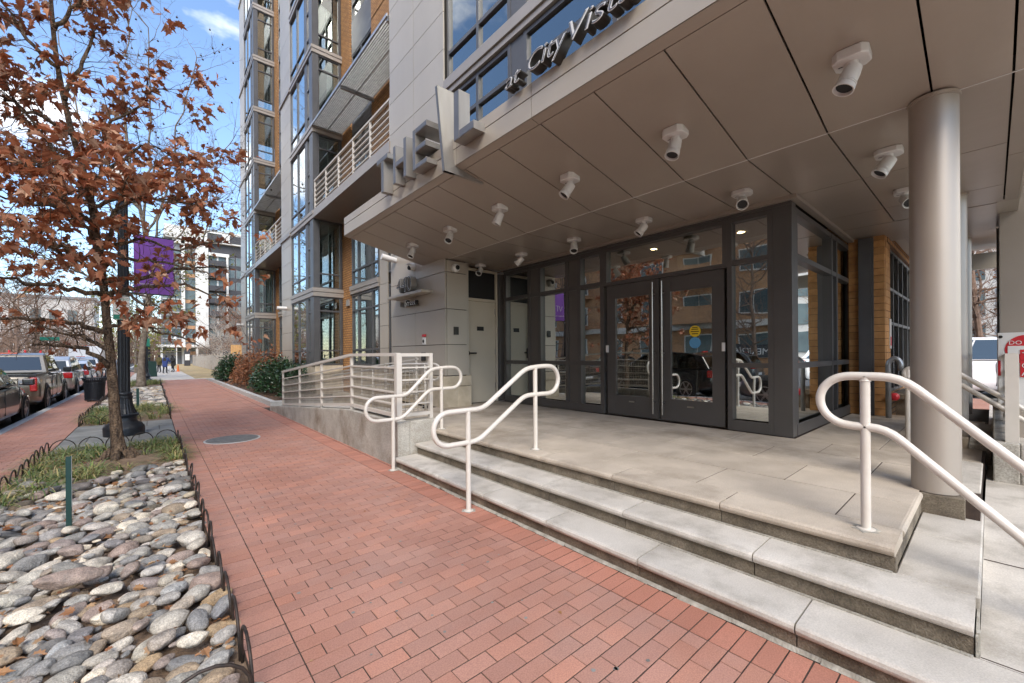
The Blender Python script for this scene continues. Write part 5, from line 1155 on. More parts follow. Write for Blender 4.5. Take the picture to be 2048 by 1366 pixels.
# --- bare plane tree with seed balls farther on
rs = random.Random(31)
pln = thing('plane_tree', 'tall bare plane tree with seed balls behind the lamp post', 'tree', (-.43, 27.2, 0))
wd = MB(); tips = []; balls = MB(); yl = MB()
pt_ = [Vector((-.43, 27.2, -.1)), Vector((-.40, 27.2, 1.5)), Vector((-.2, 27.2, 3.5)), Vector((-.1, 27.2, 5.5)), Vector((-.3, 27.3, 8)), Vector((-.8, 27.3, 11)), Vector((-1.0, 27.2, 14))]
cp = curve_pts(pt_, 4); wd.tube(cp, [.14 - .09 * i / len(cp) + .10 * math.exp(-i / 1.5) for i in range(len(cp))], 12)
ML = [[(270,560),(330,420),(400,330),(482,375)], [(280,520),(230,430),(170,330),(90,300)], [(272,470),(330,400),(360,250),(400,120)], [(262,420),(200,330),(160,220),(120,60)], [(270,440),(300,330),(305,180),(300,60)], [(280,600),(340,560),(400,480),(440,455)], [(280,590),(200,560),(100,520),(20,500)], [(262,400),(340,310),(420,330),(470,280)], [(268,420),(210,300),(240,160),(270,20)], [(270,540),(340,500),(400,420),(440,400)]]
for k, q in enumerate(ML):
    dy = rs.uniform(-2.5, 2.5); pts = [atY(u, v, 27.2 + dy * i / 3) for i, (u, v) in enumerate(q)]
    j = min(range(len(cp)), key=lambda i: (cp[i] - pts[0]).length); pts[0] = cp[j].copy()
    c2 = jit(curve_pts(pts, 5), rs, .06); wd.tube(c2, [.05 * (1 - .85 * i / len(c2)) + .008 for i in range(len(c2))], 7, cap=False)
    for i in range(3, len(c2)):
        for _ in range(2):
            if rs.random() < .6: grow(wd, c2[i], (c2[i] - c2[i-1]).normalized() + Vector((rs.gauss(0, .7), rs.gauss(0, .7), rs.gauss(.1, .6))), rs.uniform(1.0, 1.9), .018, 2, rs, tips, .06, (2, 3), .2, .0045)
for (pp, d) in tips:
    if rs.random() < .16:
        c_ = pp[-1] + Vector((0, 0, -.12)); balls.tube([pp[-1], c_], .004, 3, cap=False); balls.lathe([(.001, -.045), (.035, -.028), (.045, 0), (.035, .028), (.001, .045)], c_, 6, cap=False)
    if pp[-1].z < 8.5 and rs.random() < .6:
        for _ in range(3): leaf(yl, pp[-1] + Vector((rs.gauss(0, .1), rs.gauss(0, .1), rs.gauss(0, .1))), Vector((rs.gauss(0, 1), rs.gauss(0, 1), rs.gauss(-.3, .6))), Vector((rs.gauss(0, 1), 0, 1)), rs.uniform(.1, .18))
wd.build('trunk', MAT['bark_grey'], pln, smooth=True); setp(balls.build('seed_balls', MAT['twig'], pln), kind='stuff'); yl.build('crown', MAT['yellow_leaf'], pln)
# --- smaller yellow-green tree farther along
def small_tree(name, label, x, y, h, spread, seed, wm, lm, nleaf, lsize, depth=3, th=.09, group=None):
    r = random.Random(seed); t = thing(name, label, 'tree', (x, y, 0), group); w_ = MB(); tp_ = []; f = MB()
    tr = [Vector((x, y, -.1)), Vector((x + r.gauss(0, .06), y, h * .2)), Vector((x + r.gauss(0, .15), y + r.gauss(0, .15), h * .45)), Vector((x + r.gauss(0, .2), y, h * .75)), Vector((x + r.gauss(0, .3), y, h))]
    c_ = curve_pts(tr, 4); w_.tube(c_, [th * (1 - .85 * i / len(c_)) + .01 for i in range(len(c_))], 8)
    for i in range(4, len(c_)):
        for _ in range(2):
            a = r.uniform(0, 6.28); grow(w_, c_[i], Vector((math.cos(a), math.sin(a), r.uniform(.1, .7))), spread * r.uniform(.5, .9), th * .32, depth, r, tp_, .08, (2, 3), .2, .006)
    for (pp, d) in tp_:
        for _ in range(nleaf):
            if r.random() < .8: leaf(f, pp[r.randint(2, 5)] + Vector((r.gauss(0, .12), r.gauss(0, .12), r.gauss(0, .12))), Vector((r.gauss(0, 1), r.gauss(0, 1), r.gauss(-.3, .6))), Vector((r.gauss(0, 1), 0, 1)), lsize * r.uniform(.7, 1.3))
    w_.build('trunk', MAT[wm], t)
    if f.v: f.build('crown', MAT[lm], t)
    return t
small_tree('street_tree', 'thin yellow-green leaved street tree beyond the far lamp post', -.4, 38, 7, 2.6, 41, 'bark_grey', 'yellow_leaf', 3, .22, 2)
small_tree('street_tree', 'yellowing street tree behind the purple banner', -1.2, 52, 9, 3.2, 42, 'bark_grey', 'yellow_leaf', 3, .3, 2)
# bare trees and shrubs in the distance
bt = small_tree('bare_tree', 'bare brown tree far left, nearest the left picture edge', -9.5, 66, 9, 4.2, 51, 'twig_brown', 'oak_leaf', 0, .2, 3, .16, 'bare trees in the distance')
PLACES = [(-13.5, 84, 1.15, 1.2, 'bare brown tree behind the white van, left of the oak trunk'), (-8, 96, 1.2, 2.5, 'bare brown tree far down the street between van and lamp post'), (-4, 104, 1.1, 3.9, 'bare brown tree at the end of the street behind the lamp post'),
          (-17, 104, 1.3, 5.1, 'large bare tree far off at the left picture edge'), (1.0, 108, .95, .5, 'bare tree before the far dark building, behind the people'), (-11, 118, 1.3, 2.0, 'farthest bare tree at the left above the parked pickup'), (-21, 126, 1.5, 4.4, 'wide bare tree in the left distance over the road'), (-16, 72, .9, 3.0, 'low bare tree by the side street behind the pickup')]
for (x, y, s, rz, lab) in PLACES:
    c = copy_tree(bt); c.location = (x, y, 0); c.rotation_euler = (0, 0, rz); c.scale = (s, s, s); c['label'] = lab
ps = small_tree('bare_tree', 'pale bare twiggy tree leaning over the picket fence', 6.9, 66, 4.6, 2.8, 61, 'twig_pale', 'oak_leaf', 0, .2, 3, .11, 'bare shrubs behind the picket fence')
c = copy_tree(ps); c.location = (9.0, 76, 0); c.rotation_euler = (0, 0, 2); c.scale = (1.15,) * 3; c['label'] = 'second pale bare tree before the dark far building'
br_ = small_tree('bare_shrub', 'dense reddish brown bare shrub beside the bay window end', 7.6, 56, 5.2, 2.8, 63, 'twig_brown', 'barberry', 1, .12, 3, .07, 'bare shrubs behind the picket fence')
c = copy_tree(br_); c.location = (9.4, 60, 0); c.rotation_euler = (0, 0, 1); c.scale = (1.1,) * 3; c['label'] = 'tall reddish brown shrub mass against the dark far building'
c = copy_tree(br_); c.location = (6.6, 84, 0); c.rotation_euler = (0, 0, 4); c.scale = (.75, .75, .6); c['label'] = 'low dark shrub at the far end of the picket fence'
# planted shrubs in the bed before the bays
pb = struct('planter_bed', MB().box(2.78, 4.42, 14.15, 31.55, -.2, .11), 'mulch')
kb = thing('planter_kerb', 'pale concrete kerb round the shrub bed beside the sidewalk', 'kerb', (2.7, 22, 0))
yk = 14.0
for e in (17.2, 20.8, 24.4, 28.0, 31.6): MB().box(2.635, 2.785, yk + .003, e - .003, -.2, .155).build('kerb_stone', MAT['granite'], kb, bevel=.008); yk = e
MB().box(2.786, 4.42, 14.0, 14.14, -.2, .15).build('kerb_stone', MAT['granite'], kb, bevel=.008); MB().box(2.786, 4.42, 31.46, 31.6, -.2, .15).build('kerb_stone', MAT['granite'], kb, bevel=.008)
def shrub(name, label, x, y, rx, ry, h, seed, lm, n, ls, twig=0):
    r = random.Random(seed); t = thing(name, label, 'shrub', (x, y, .1)); w_ = MB(); f = MB()
    for _ in range(26 + twig):
        a = r.uniform(0, 6.28); q = r.random() ** .5; e = Vector((x + rx * q * math.cos(a), y + ry * q * math.sin(a), .1 + h * (1 - .55 * q * q) * r.uniform(.75, 1.12)))
        w_.tube(jit([Vector((x + r.gauss(0, .08), y + r.gauss(0, .08), .05)).lerp(e, k / 4) for k in range(5)], r, .03), [.012, .01, .008, .006, .003], 4, cap=False)
    for _ in range(n):
        a = r.uniform(0, 6.28); el = r.uniform(-.15, 1); q = r.uniform(.5, 1.1); k = math.sqrt(max(0, 1 - el * el)); bump_ = 1 + .34 * noise.noise((math.cos(a) * 2.6 + seed, math.sin(a) * 2.6, el * 3.2))
        p = Vector((x + rx * q * k * bump_ * math.cos(a), y + ry * q * k * bump_ * math.sin(a), .16 + h * .12 + h * .85 * max(-.1, el) * q * bump_))
        leaf(f, p, Vector((math.cos(a) * k, math.sin(a) * k, .5)) + Vector((r.gauss(0, .6), r.gauss(0, .6), r.gauss(0, .5))), Vector((r.gauss(0, .6), r.gauss(0, .6), 1)), ls * r.uniform(.7, 1.25), r.uniform(0, .5))
    w_.build('branches', MAT['twig_brown'], t); f.build('foliage', MAT[lm], t)
shrub('laurel_shrub', 'big glossy dark green shrub next to the ramp railing', 3.70, 18.0, .85, 2.5, 1.18, 71, 'evergreen', 4200, .12)
shrub('laurel_shrub', 'smaller dark green shrub at the far end of the planter', 3.45, 28.6, .75, 1.7, 1.35, 72, 'evergreen', 2600, .15)
shrub('barberry_shrub', 'rust brown withered shrub between the two green shrubs', 3.6, 23.2, .8, 2.6, 1.55, 73, 'barberry', 3000, .11, 70)
shrub('barberry_shrub', 'low brown twiggy shrub under the bay window', 4.0, 20.5, .45, 1.0, 1.7, 74, 'barberry', 900, .11, 40)
shrub('low_plant', 'small green tuft at the near corner of the planter', 3.35, 14.9, .3, .4, .28, 75, 'evergreen', 260, .09)
# picket fence and cedar fence in the distance
pf = thing('picket_fence', 'grey weathered picket fence along the dry lawn', 'fence', (5.2, 60, 0))
mb = MB(); y = 37.0
rp_ = random.Random(8)
while y < 92:
    xx = 4.9 + (y - 37) * .008; h = 1.62 + rp_.uniform(-.05, .05) - (.10 if y > 63 else 0); mb.box(xx, xx + .02, y, y + .10, 0, h); y += .13
setp(mb.build('pickets', MAT['twig_pale'], pf), kind='stuff')
for y in range(37, 93, 3): xx = 4.87 + (y - 37) * .008; MB().box(xx, xx + .1, y, y + .1, 0, 1.8).build('post', MAT['twig_pale'], pf)
pm('cedar', (.50, .29, .12), (.62, .38, .17), 6, .8, rand=.1)
cf = thing('cedar_fence', 'short orange cedar board fence next to the last bay', 'fence', (6.5, 52, 0))
for k in range(16): MB().box(5.95 + k * .14, 6.08 + k * .14, 50, 50.03, 0, 2.65).build('board', MAT['cedar'], cf)
# ================================================================ vehicles (built along +Y, front at +Y, then placed)
pm('tyre', (.012, .012, .012), (.02, .02, .02), 20, .85); pm('rim', (.42, .42, .43), (.52, .52, .53), 8, .3, .85); pm('trim_black', (.015, .015, .016), (.022, .022, .023), 5, .45)
pm('chrome', (.6, .6, .6), (.7, .7, .7), 5, .15, 1); pm('tail_red', (.45, .012, .012), (.5, .02, .02), 5, .15, coat=1); pm('lamp_clear', (.6, .62, .64), (.7, .72, .74), 5, .1, coat=1)
def paint(n, c, metal=.6): return pm('paint_' + n, c, tuple(min(1, v * 1.08) for v in c), 1, .32, metal, coat=1)
paint('black', (.012, .013, .016)); paint('bronze', (.17, .15, .12)); paint('silver', (.46, .465, .47)); paint('white', (.72, .72, .72), 0); paint('grey', (.13, .135, .145)); paint('pearl', (.62, .63, .64), .3); paint('dark', (.035, .03, .03))
def lerp(a, b_, t_): return a + (b_ - a) * t_
def interp(tab, y):
    for (y0, v0), (y1, v1) in zip(tab, tab[1:]):
        if y0 <= y <= y1: return lerp(v0, v1, (y - y0) / (y1 - y0 + 1e-9))
    return tab[0][1] if y < tab[0][0] else tab[-1][1]
def wheel(parent, x, y, r, side):
    t = MB().lathe([(r - .09, -.11), (r - .02, -.115), (r, -.09), (r, .09), (r - .02, .115), (r - .09, .11)], (x, y, r), 26, 'x', cap=False).build('wheel', MAT['tyre'], parent, smooth=True, auto=50)
    q = MB(); xo = x + side * .095
    q.lathe([(r - .085, -.02), (r - .085, .012), (r - .115, .014)], (xo, y, r), 26, 'x', cap=False)
    for k in range(6):
        a = k * math.pi / 3; c_, s_ = math.cos(a), math.sin(a); rr_ = r - .09
        q.add([(xo + side * .008, y + .05 * c_ - .032 * s_, r + .05 * s_ + .032 * c_), (xo + side * .008, y + .05 * c_ + .032 * s_, r + .05 * s_ - .032 * c_), (xo, y + rr_ * c_ + .022 * s_, r + rr_ * s_ - .022 * c_), (xo, y + rr_ * c_ - .022 * s_, r + rr_ * s_ + .022 * c_)], [(0, 1, 2, 3), (3, 2, 1, 0)])
    q.lathe([(.06, -.01), (.06, .014)], (xo, y, r), 14, 'x').build('rim', MAT['rim'], t)
    MB().lathe([(r - .1, -.03), (r - .1, -.028)], (xo, y, r), 20, 'x').build('brake_disc', MAT['trim_black'], t)
def car(label, cat, col, Ln, W, top, belt, cab, wb, wr, nose=.72, tail=.9, tw=.74, bed=None, van=False, clear=.2, parts_rear='split', group='cars parked along the kerb', name='car'):
    """top: roof height; cab: [(y,z)] side profile of the cabin from front base over the roof to rear base (y from rear bumper = 0 .. Ln)"""
    t = thing(name, label, cat, (0, 0, 0), group); hw = W / 2; P = MAT['paint_' + col]
    st = [0, .05, .16, .4, .8, 1.3, Ln * .35, Ln * .5, Ln * .65, Ln - 1.3, Ln - .8, Ln - .42, Ln - .18, Ln - .05, Ln]
    hwt = [(0, hw * .80), (.05, hw * .87), (.16, hw * .93), (.4, hw * .975), (.9, hw), (Ln - 1.0, hw), (Ln - .42, hw * .94), (Ln - .18, hw * .84), (Ln - .05, hw * .70), (Ln, hw * .6)]
    fy, ry = cab[0][0], cab[-1][0]
    ztop = [(0, tail - .12), (.05, tail - .03), (.16, tail), (ry, belt), (fy, belt - .01), (Ln - .5, nose + .06), (Ln - .18, nose - .02), (Ln - .05, nose - .1), (Ln, nose - .2)]
    ztop.sort()
    zlow = [(0, .42), (.05, .34), (.4, clear + .06), (.8, clear), (Ln - .8, clear), (Ln - .2, clear + .04), (Ln, clear + .14)]
    mb = MB(); rings = []
    for y in st:
        w_ = interp(hwt, y); zt = interp(ztop, y); zl = interp(zlow, y); zt = max(zt, zl + .12); H_ = zt - zl
        half = [(w_ * .86, zl), (w_ * .97, zl + H_ * .10), (w_ * 1.0, zl + H_ * .30), (w_ * 1.0, zl + H_ * .52), (w_ * .985, zl + H_ * .66), (w_ * .975, zl + H_ * .86), (w_ * .93, zt - .012), (w_ * .80, zt), (w_ * .4, zt + .015)]
        rings.append([(-a, y, b_) for a, b_ in half] + [(a, y, b_) for a, b_ in half[::-1]])
    n = len(rings[0])
    for r in rings: mb.v += r
    for i in range(len(rings)-1):
        for k in range(n): mb.f.append((i*n+k, i*n+(k+1) % n, (i+1)*n+(k+1) % n, (i+1)*n+k))
    mb.f.append(tuple(range(n))[::-1]); mb.f.append(tuple((len(rings)-1)*n+k for k in range(n)))
    body = mb.build('body', P, t, smooth=True, auto=42)
    # cabin
    zr = max(z for _, z in cab)
    def cw(z): return lerp(hw * .93, hw * tw, max(0, min(1, (z - belt) / (zr - belt + 1e-9))))
    c = MB(); m = len(cab)
    for s in (-1, 1): c.v += [(s * cw(z), y, z) for y, z in cab]
    c.f.append(tuple(range(m))); c.f.append(tuple(range(m, 2*m))[::-1])
    for i in range(m): c.f.append((i, m+i, m+(i+1) % m, (i+1) % m))
    cabin = c.build('cabin', P, t, bevel=.035)
    def strip(a, b_, f0, f1, e, nm):              # window across the car between profile points a and b
        q = MB(); A_, B_ = Vector((0, *cab[a])), Vector((0, *cab[b_])); d = (B_ - A_); nrm = Vector((0, -d.z, d.y)).normalized()
        if nrm.z < 0: nrm = -nrm
        p0, p1 = A_ + d * f0 + nrm * .006, A_ + d * f1 + nrm * .006
        q.quad((-cw(p0.z) * e, p0.y, p0.z), (cw(p0.z) * e, p0.y, p0.z), (cw(p1.z) * e, p1.y, p1.z), (-cw(p1.z) * e, p1.y, p1.z)); q.build(nm, MAT['car_glass'], cabin)
    strip(0, 1, .10, .93, .90, 'windscreen'); (None if van else strip(m-1, m-2, .16, .90, .86, 'rear_window'))
    ys = sorted(y for y, _ in cab); zb_, zt_ = belt + .05, zr - .075
    def yat(z, front):                            # cabin edge at height z
        pts = cab[:m//2+1] if front else cab[m//2:]
        for (y0, z0), (y1, z1) in zip(pts, pts[1:]):
            if min(z0, z1) <= z <= max(z0, z1) and abs(z1 - z0) > 1e-6: return lerp(y0, y1, (z - z0) / (z1 - z0))
        return pts[0][0]
    yf0, yf1, yr0, yr1 = yat(zb_, True) - .12, yat(zt_, True) - .07, yat(zb_, False) + .14, yat(zt_, False) + .10
    nwin = 1 if (yf0 - yr0) < 1.2 else (1 if van else 3 if (yf0 - yr0) > 2.5 else 2)
    for s in (-1, 1):
        for k in range(nwin):
            if van and k == 0: f0, f1 = 0, .24
            else: f0, f1 = k / nwin + (.022 if k else 0), (k + 1) / nwin
            g_ = MB(); p = [(lerp(yf0, yr0, f0), zb_), (lerp(yf0, yr0, f1), zb_), (lerp(yf1, yr1, f1), zt_), (lerp(yf1, yr1, f0), zt_)]
            g_.quad(*[(s * (cw(z) + .007), y, z) for y, z in (p if s < 0 else p[::-1])]); g_.build('side_window', MAT['car_glass'], cabin)
        for yw in wb:
            ar = MB().lathe([(wr + .075, -.004), (wr + .06, .004)], (s * (hw + .001), yw, wr + .01), 26, 'x').build('wheel_arch', MAT['trim_black'], body)
            wheel(t, s * (hw - .085), yw, wr, s)
        ymir = yf0 + .05
        mi = MB().box(s * (hw * .95), s * (hw + .06), ymir - .02, ymir + .05, belt + .02, belt + .07); mi.box(s * (hw + .02), s * (hw + .22), ymir - .05, ymir + .06, belt + .01, belt + .17); mi.build('mirror', MAT['trim_black'] if col in ('bronze', 'silver', 'pearl') else P, t, bevel=.03)
        # lamps
        zt0 = tail - .02
        MB().box(s * hw * (.80 if bed else .66), s * (hw * .955), -.012 if not van else -.01, .20, zt0 - (.42 if bed else .26), zt0 - .02).build('tail_lamp', MAT['tail_red'], t, bevel=.03)
        MB().box(s * hw * .45, s * (hw * .83), Ln - .26, Ln - .075, nose - .22, nose - .07).build('headlamp', MAT['lamp_clear'], t, bevel=.03)
        MB().box(s * (hw + .001), s * (hw + .012), lerp(yr0, yf0, .62), lerp(yr0, yf0, .62) + .2, belt - .14, belt - .11).box(s * (hw + .001), s * (hw + .012), lerp(yr0, yf0, .18), lerp(yr0, yf0, .18) + .2, belt - .14, belt - .11).build('door_handle', P, t)
        for yd in (yf0 - .1, lerp(yr0, yf0, .45), lerp(yr0, yf0, .02)): MB().box(s * (hw * .985), s * (hw + .0035), yd, yd + .008, clear + .14, belt - .03).build('door_gap', MAT['trim_black'], body)
    MB().box(-hw * .8, hw * .8, -.06, .06, .36, .56).build('rear_bumper', MAT['chrome'] if bed else P, t, bevel=.03)
    MB().box(-hw * .74, hw * .74, -.035, .05, .27, .36).build('lower_bumper', MAT['trim_black'], t)
    MB().box(-.26, .26, -.066, -.058, .40, .53) .build('number_plate', MAT['white'], t)
    MB().box(-hw * .5, hw * .5, Ln - .06, Ln + .005, nose - .32, nose - .2).build('grille', MAT['trim_black'], t)
    if bed:
        y0, y1 = bed
        MB().box(-hw * .82, hw * .82, y0, y1, tail + .004, tail + .012).build('bed_floor', MAT['trim_black'], t)
        MB().box(-hw * .93, -hw * .82, y0 - .02, y1, tail - .02, tail + .05).box(hw * .82, hw * .93, y0 - .02, y1, tail - .02, tail + .05).box(-hw * .818, hw * .818, y0 - .03, y0 + .04, tail - .02, tail + .05).build('bed_rail', MAT['trim_black'], t)
        MB().box(-hw * .58, hw * .58, -.02, .04, .60, tail - .05).build('tailgate', P, t, bevel=.015)
        MB().box(-.22, .22, yr1 - .10, yr1 - .02, zr - .045, zr + .005).build('brake_lamp', MAT['tail_red'], t)
    else: MB().box(-.2, .2, yr1 - .16, yr1 - .10, zr - .03, zr + .006).build('brake_lamp', MAT['tail_red'], t)
    return t
def sedan(label, col, **k): return car(label, 'car', col, 4.7, 1.82, 1.45, .93, [(3.45, .93), (2.75, 1.38), (2.3, 1.45), (1.5, 1.44), (.98, 1.30), (.55, .97)], (.95, 3.72), .325, .74, .98, **k)
def suv(label, col, **k): return car(label, 'car', col, 4.75, 1.88, 1.68, 1.02, [(3.55, 1.02), (2.75, 1.6), (2.2, 1.68), (.9, 1.66), (.42, 1.52), (.12, 1.06)], (.95, 3.75), .355, .86, 1.05, .78, **k)
def pickup(label, col, **k): return car(label, 'pickup truck', col, 5.6, 1.9, 1.78, 1.12, [(4.15, 1.12), (3.55, 1.70), (3.1, 1.78), (2.3, 1.77), (2.02, 1.70), (1.86, 1.14)], (1.18, 4.55), .385, .98, 1.10, .80, bed=(.08, 1.84), name='pickup_truck', **k)
def vanb(label, col, **k): return car(label, 'van', col, 5.6, 2.0, 2.5, 1.15, [(4.9, 1.15), (4.2, 2.2), (3.9, 2.48), (1.5, 2.52), (.2, 2.48), (.03, 1.16)], (1.0, 4.4), .36, 1.0, 1.14, .88, van=True, name='delivery_van', **k)
RZ = -.12
def place(o, x, y, rz=0):
    o.location = (x, y, RZ); o.rotation_euler = (0, 0, rz); return o
place(sedan('dark brown sedan cut by the left picture edge', 'dark'), -3.36, 12.35)
place(pickup('bronze pickup truck parked behind the dark sedan', 'bronze'), -3.40, 17.85)
place(suv('silver hatchback with slanted red tail lamps parked before the pickup', 'silver'), -3.38, 24.65)
place(sedan('small white car parked beyond the silver hatchback', 'pearl'), -3.38, 30.9)
place(suv('pale grey car parked farthest along the kerb', 'silver'), -3.4, 36.6)
place(vanb('tall white delivery van parked beyond the cars', 'white'), -3.9, 45.5)
place(suv('black sport utility car at the kerb opposite the entrance, reflected in the doors', 'black'), -3.4, 6.2)
place(sedan('grey sedan at the kerb reflected in the right side light', 'grey'), -3.4, .9)
place(suv('grey car parked across the street, seen only in reflections', 'grey', group='cars across the street'), -12.2, 8)
place(sedan('black car parked across the street, seen only in reflections', 'black', group='cars across the street'), -12.2, 15)
place(sedan('silver car parked across the street, seen only in reflections', 'silver', group='cars across the street'), -12.2, 21.5)
o = suv('pale car parked in the lot seen past the columns', 'white', group='cars in the side lot'); o.location = (19, -.9, .2); o.rotation_euler = (0, 0, R(35))
o = suv('dark car roof beyond the pale car in the side lot', 'grey', group='cars in the side lot'); o.location = (26, -2.2, .2); o.rotation_euler = (0, 0, R(20))
# ================================================================ people and a dog
def person(label, x, y, coat, trousers, hair, joints, rz, coat_len):
    t = thing('person', label, 'person', (x, y, 0))
    def sk(name, vs, es, rad, mat):
        me = bpy.data.meshes.new(name); me.from_pydata(vs, es, []); me.update(); o_ = link(name, me, t); me.materials.append(mat)
        md = o_.modifiers.new('skin', 'SKIN'); sv = me.skin_vertices[0].data
        for i, r in enumerate(rad): sv[i].radius = r if isinstance(r, tuple) else (r, r)
        sv[0].use_root = True; s = o_.modifiers.new('sub', 'SUBSURF'); s.levels = 1; s.render_levels = 2; return o_
    J = joints
    vs = [J['pel'], J['che'], J['nec'], J['hea'], J['crown'], J['shl'], J['ell'], J['hal'], J['shr'], J['elr'], J['har'], J['hil'], J['knl'], J['anl'], J['tol'], J['hir'], J['knr'], J['anr'], J['tor']]
    es = [(0, 1), (1, 2), (2, 3), (3, 4), (1, 5), (5, 6), (6, 7), (1, 8), (8, 9), (9, 10), (0, 11), (11, 12), (12, 13), (13, 14), (0, 15), (15, 16), (16, 17), (17, 18)]
    rad = [(.15, .11), (.17, .12), .055, .10, .085, .07, .052, .04, .07, .052, .04, .09, .065, .045, .035, .09, .065, .045, .035]
    sk('body', vs, es, rad, MAT[trousers])
    p, c_, nk = Vector(J['pel']), Vector(J['che']), Vector(J['nec']); hem = p.lerp((Vector(J['knl']) + Vector(J['knr'])) / 2, coat_len)
    sk('coat', [tuple(p), tuple(hem), tuple(c_), tuple(c_.lerp(nk, .7)), J['shl'], J['ell'], J['hal'], J['shr'], J['elr'], J['har']], [(0, 1), (0, 2), (2, 3), (2, 4), (4, 5), (5, 6), (2, 7), (7, 8), (8, 9)], [(.21, .17), (.25, .2), (.21, .16), .09, .10, .075, .055, .10, .075, .055], MAT[coat])
    h = Vector(J['hea']); MB().lathe([(.02, .12), (.08, .10), (.112, .03), (.115, -.04), (.09, -.08)], h + Vector((0, -.02, .03)), 14).build('hair', MAT[hair], t, smooth=True)
    t.rotation_euler = (0, 0, rz); return t
for n_, c_ in (('coat_blue', (.025, .05, .19)), ('coat_olive', (.10, .085, .03)), ('coat_black', (.02, .02, .022)), ('trousers', (.018, .018, .022)), ('hair_dark', (.03, .02, .015)), ('hair_brown', (.22, .11, .06)), ('skin', (.5, .3, .22))): pm(n_, c_, None, 8, .8)
def pose(lean=0, bend=.1, hand=.3, tall=1.0):
    J = dict(pel=(0, 0, .92), che=(0, lean * .4, 1.25), nec=(0, lean * .8, 1.46), hea=(0, lean + .03, 1.58), crown=(0, lean + .03, 1.70), shl=(-.19, lean * .7, 1.40), ell=(-.25, lean * .7 + .05, 1.13), hal=(-.2, lean * .7 + hand, 1.02), shr=(.19, lean * .7, 1.40), elr=(.25, lean * .7 + .05, 1.13), har=(.18, lean * .7 + hand, 1.05), hil=(-.1, 0, .88), knl=(-.11, bend * .4, .48), anl=(-.12, -.03, .08), tol=(-.13, .14, .03), hir=(.1, 0, .88), knr=(.12, bend * .5, .48), anr=(.13, .05, .08), tor=(.14, .22, .03))
    return {k: tuple(a * tall for a in v) for k, v in J.items()}
person('standing person in an olive jacket on the far walk', .50, 52, 'coat_olive', 'trousers', 'hair_brown', pose(0, .1, .25), 2.2, .1)
person('person in a long bright blue coat bending over on the far walk', .82, 48.6, 'coat_blue', 'trousers', 'hair_dark', pose(.22, .15, .35, .97), -.6, .75)
person('person in a dark coat at the right of the group on the far walk', 1.52, 52, 'coat_black', 'trousers', 'hair_dark', pose(.05, .1, .3, 1.0), 1.9, .8)
dg = thing('dog', 'small white dog at the feet of the people', 'dog', (1.05, 49, 0))
me = bpy.data.meshes.new('body'); me.from_pydata([(.95, 49, .24), (1.2, 49, .26), (1.3, 49, .36), (1.4, 49, .36), (.85, 49, .34), (.98, 48.95, .12), (.98, 48.95, .01), (.98, 49.05, .12), (.98, 49.05, .01), (1.2, 48.95, .13), (1.2, 48.95, .01), (1.2, 49.05, .13), (1.2, 49.05, .01)], [(0, 1), (1, 2), (2, 3), (0, 4), (0, 5), (5, 6), (0, 7), (7, 8), (1, 9), (9, 10), (1, 11), (11, 12)], []); me.update()
me.transform(Matrix.Translation((-1.05, -49, 0))); o_ = link('body', me, dg); me.materials.append(MAT['white']); o_.modifiers.new('skin', 'SKIN')
for i, r in enumerate([.09, .10, .07, .04, .02, .035, .025, .035, .025, .035, .025, .035, .025]): me.skin_vertices[0].data[i].radius = (r, r)
o_.modifiers.new('sub', 'SUBSURF').render_levels = 2
t = thing('traffic_cone', 'small orange cone beside the far walk', 'cone', (1.95, 54, 0)); pm('orange', (.7, .16, .03), None, 5, .5)
MB().lathe([(.17, 0), (.16, .03), (.12, .04), (.03, .68), (.02, .7)], (1.95, 54, 0), 14).build('cone', MAT['orange'], t); MB().box(1.77, 2.13, 53.82, 54.18, 0, .025).build('foot', MAT['orange'], t)
# ================================================================ distant buildings
pm('far_dark', (.042, .043, .05), (.06, .06, .068), .6, .8); pm('far_white', (.62, .61, .58), (.70, .69, .66), .5, .7); pm('far_glass', (.07, .095, .105), (.17, .22, .225), .25, .25, 0, spec=.3); pm('far_grey', (.19, .195, .205), (.26, .265, .28), .4, .6); pm('far_pale', (.55, .52, .48), (.62, .59, .55), .3, .8)
fb = thing('apartment_block', 'dark grey and white apartment block at the end of the walk', 'building', (12, 112, 0)); YB = 110
MB().box(9.1, 40, YB + .5, YB + 16, -.2, 26).build('dark_wing', MAT['far_dark'], fb); MB().box(1.5, 9.09, YB + .6, YB + 14, -.2, 25.6).build('white_wing', MAT['far_grey'], fb)
MB().box(1.9, 40, YB - .3, YB + 12, 26.01, 28.6).build('roof_storey', MAT['far_white'], fb)
for (x0, x1) in ((9.0, 11.6), (13.0, 17)): MB().box(x0, x1, YB - .35, YB - .301, 26.3, 28.0).build('roof_terrace', MAT['far_dark'], fb)
for (x0, x1, z0, z1) in ((4.6, 5.2, 0, 25.7), (6.95, 9.15, 4, 25.7), (9.2, 12.9, 23.2, 23.9), (12.35, 12.75, 7.5, 23.19), (3.2, 6.9, 25.0, 25.7)): MB().box(x0, x1, YB - .1, YB + .499, z0, z1).build('white_frame', MAT['far_white'], fb)
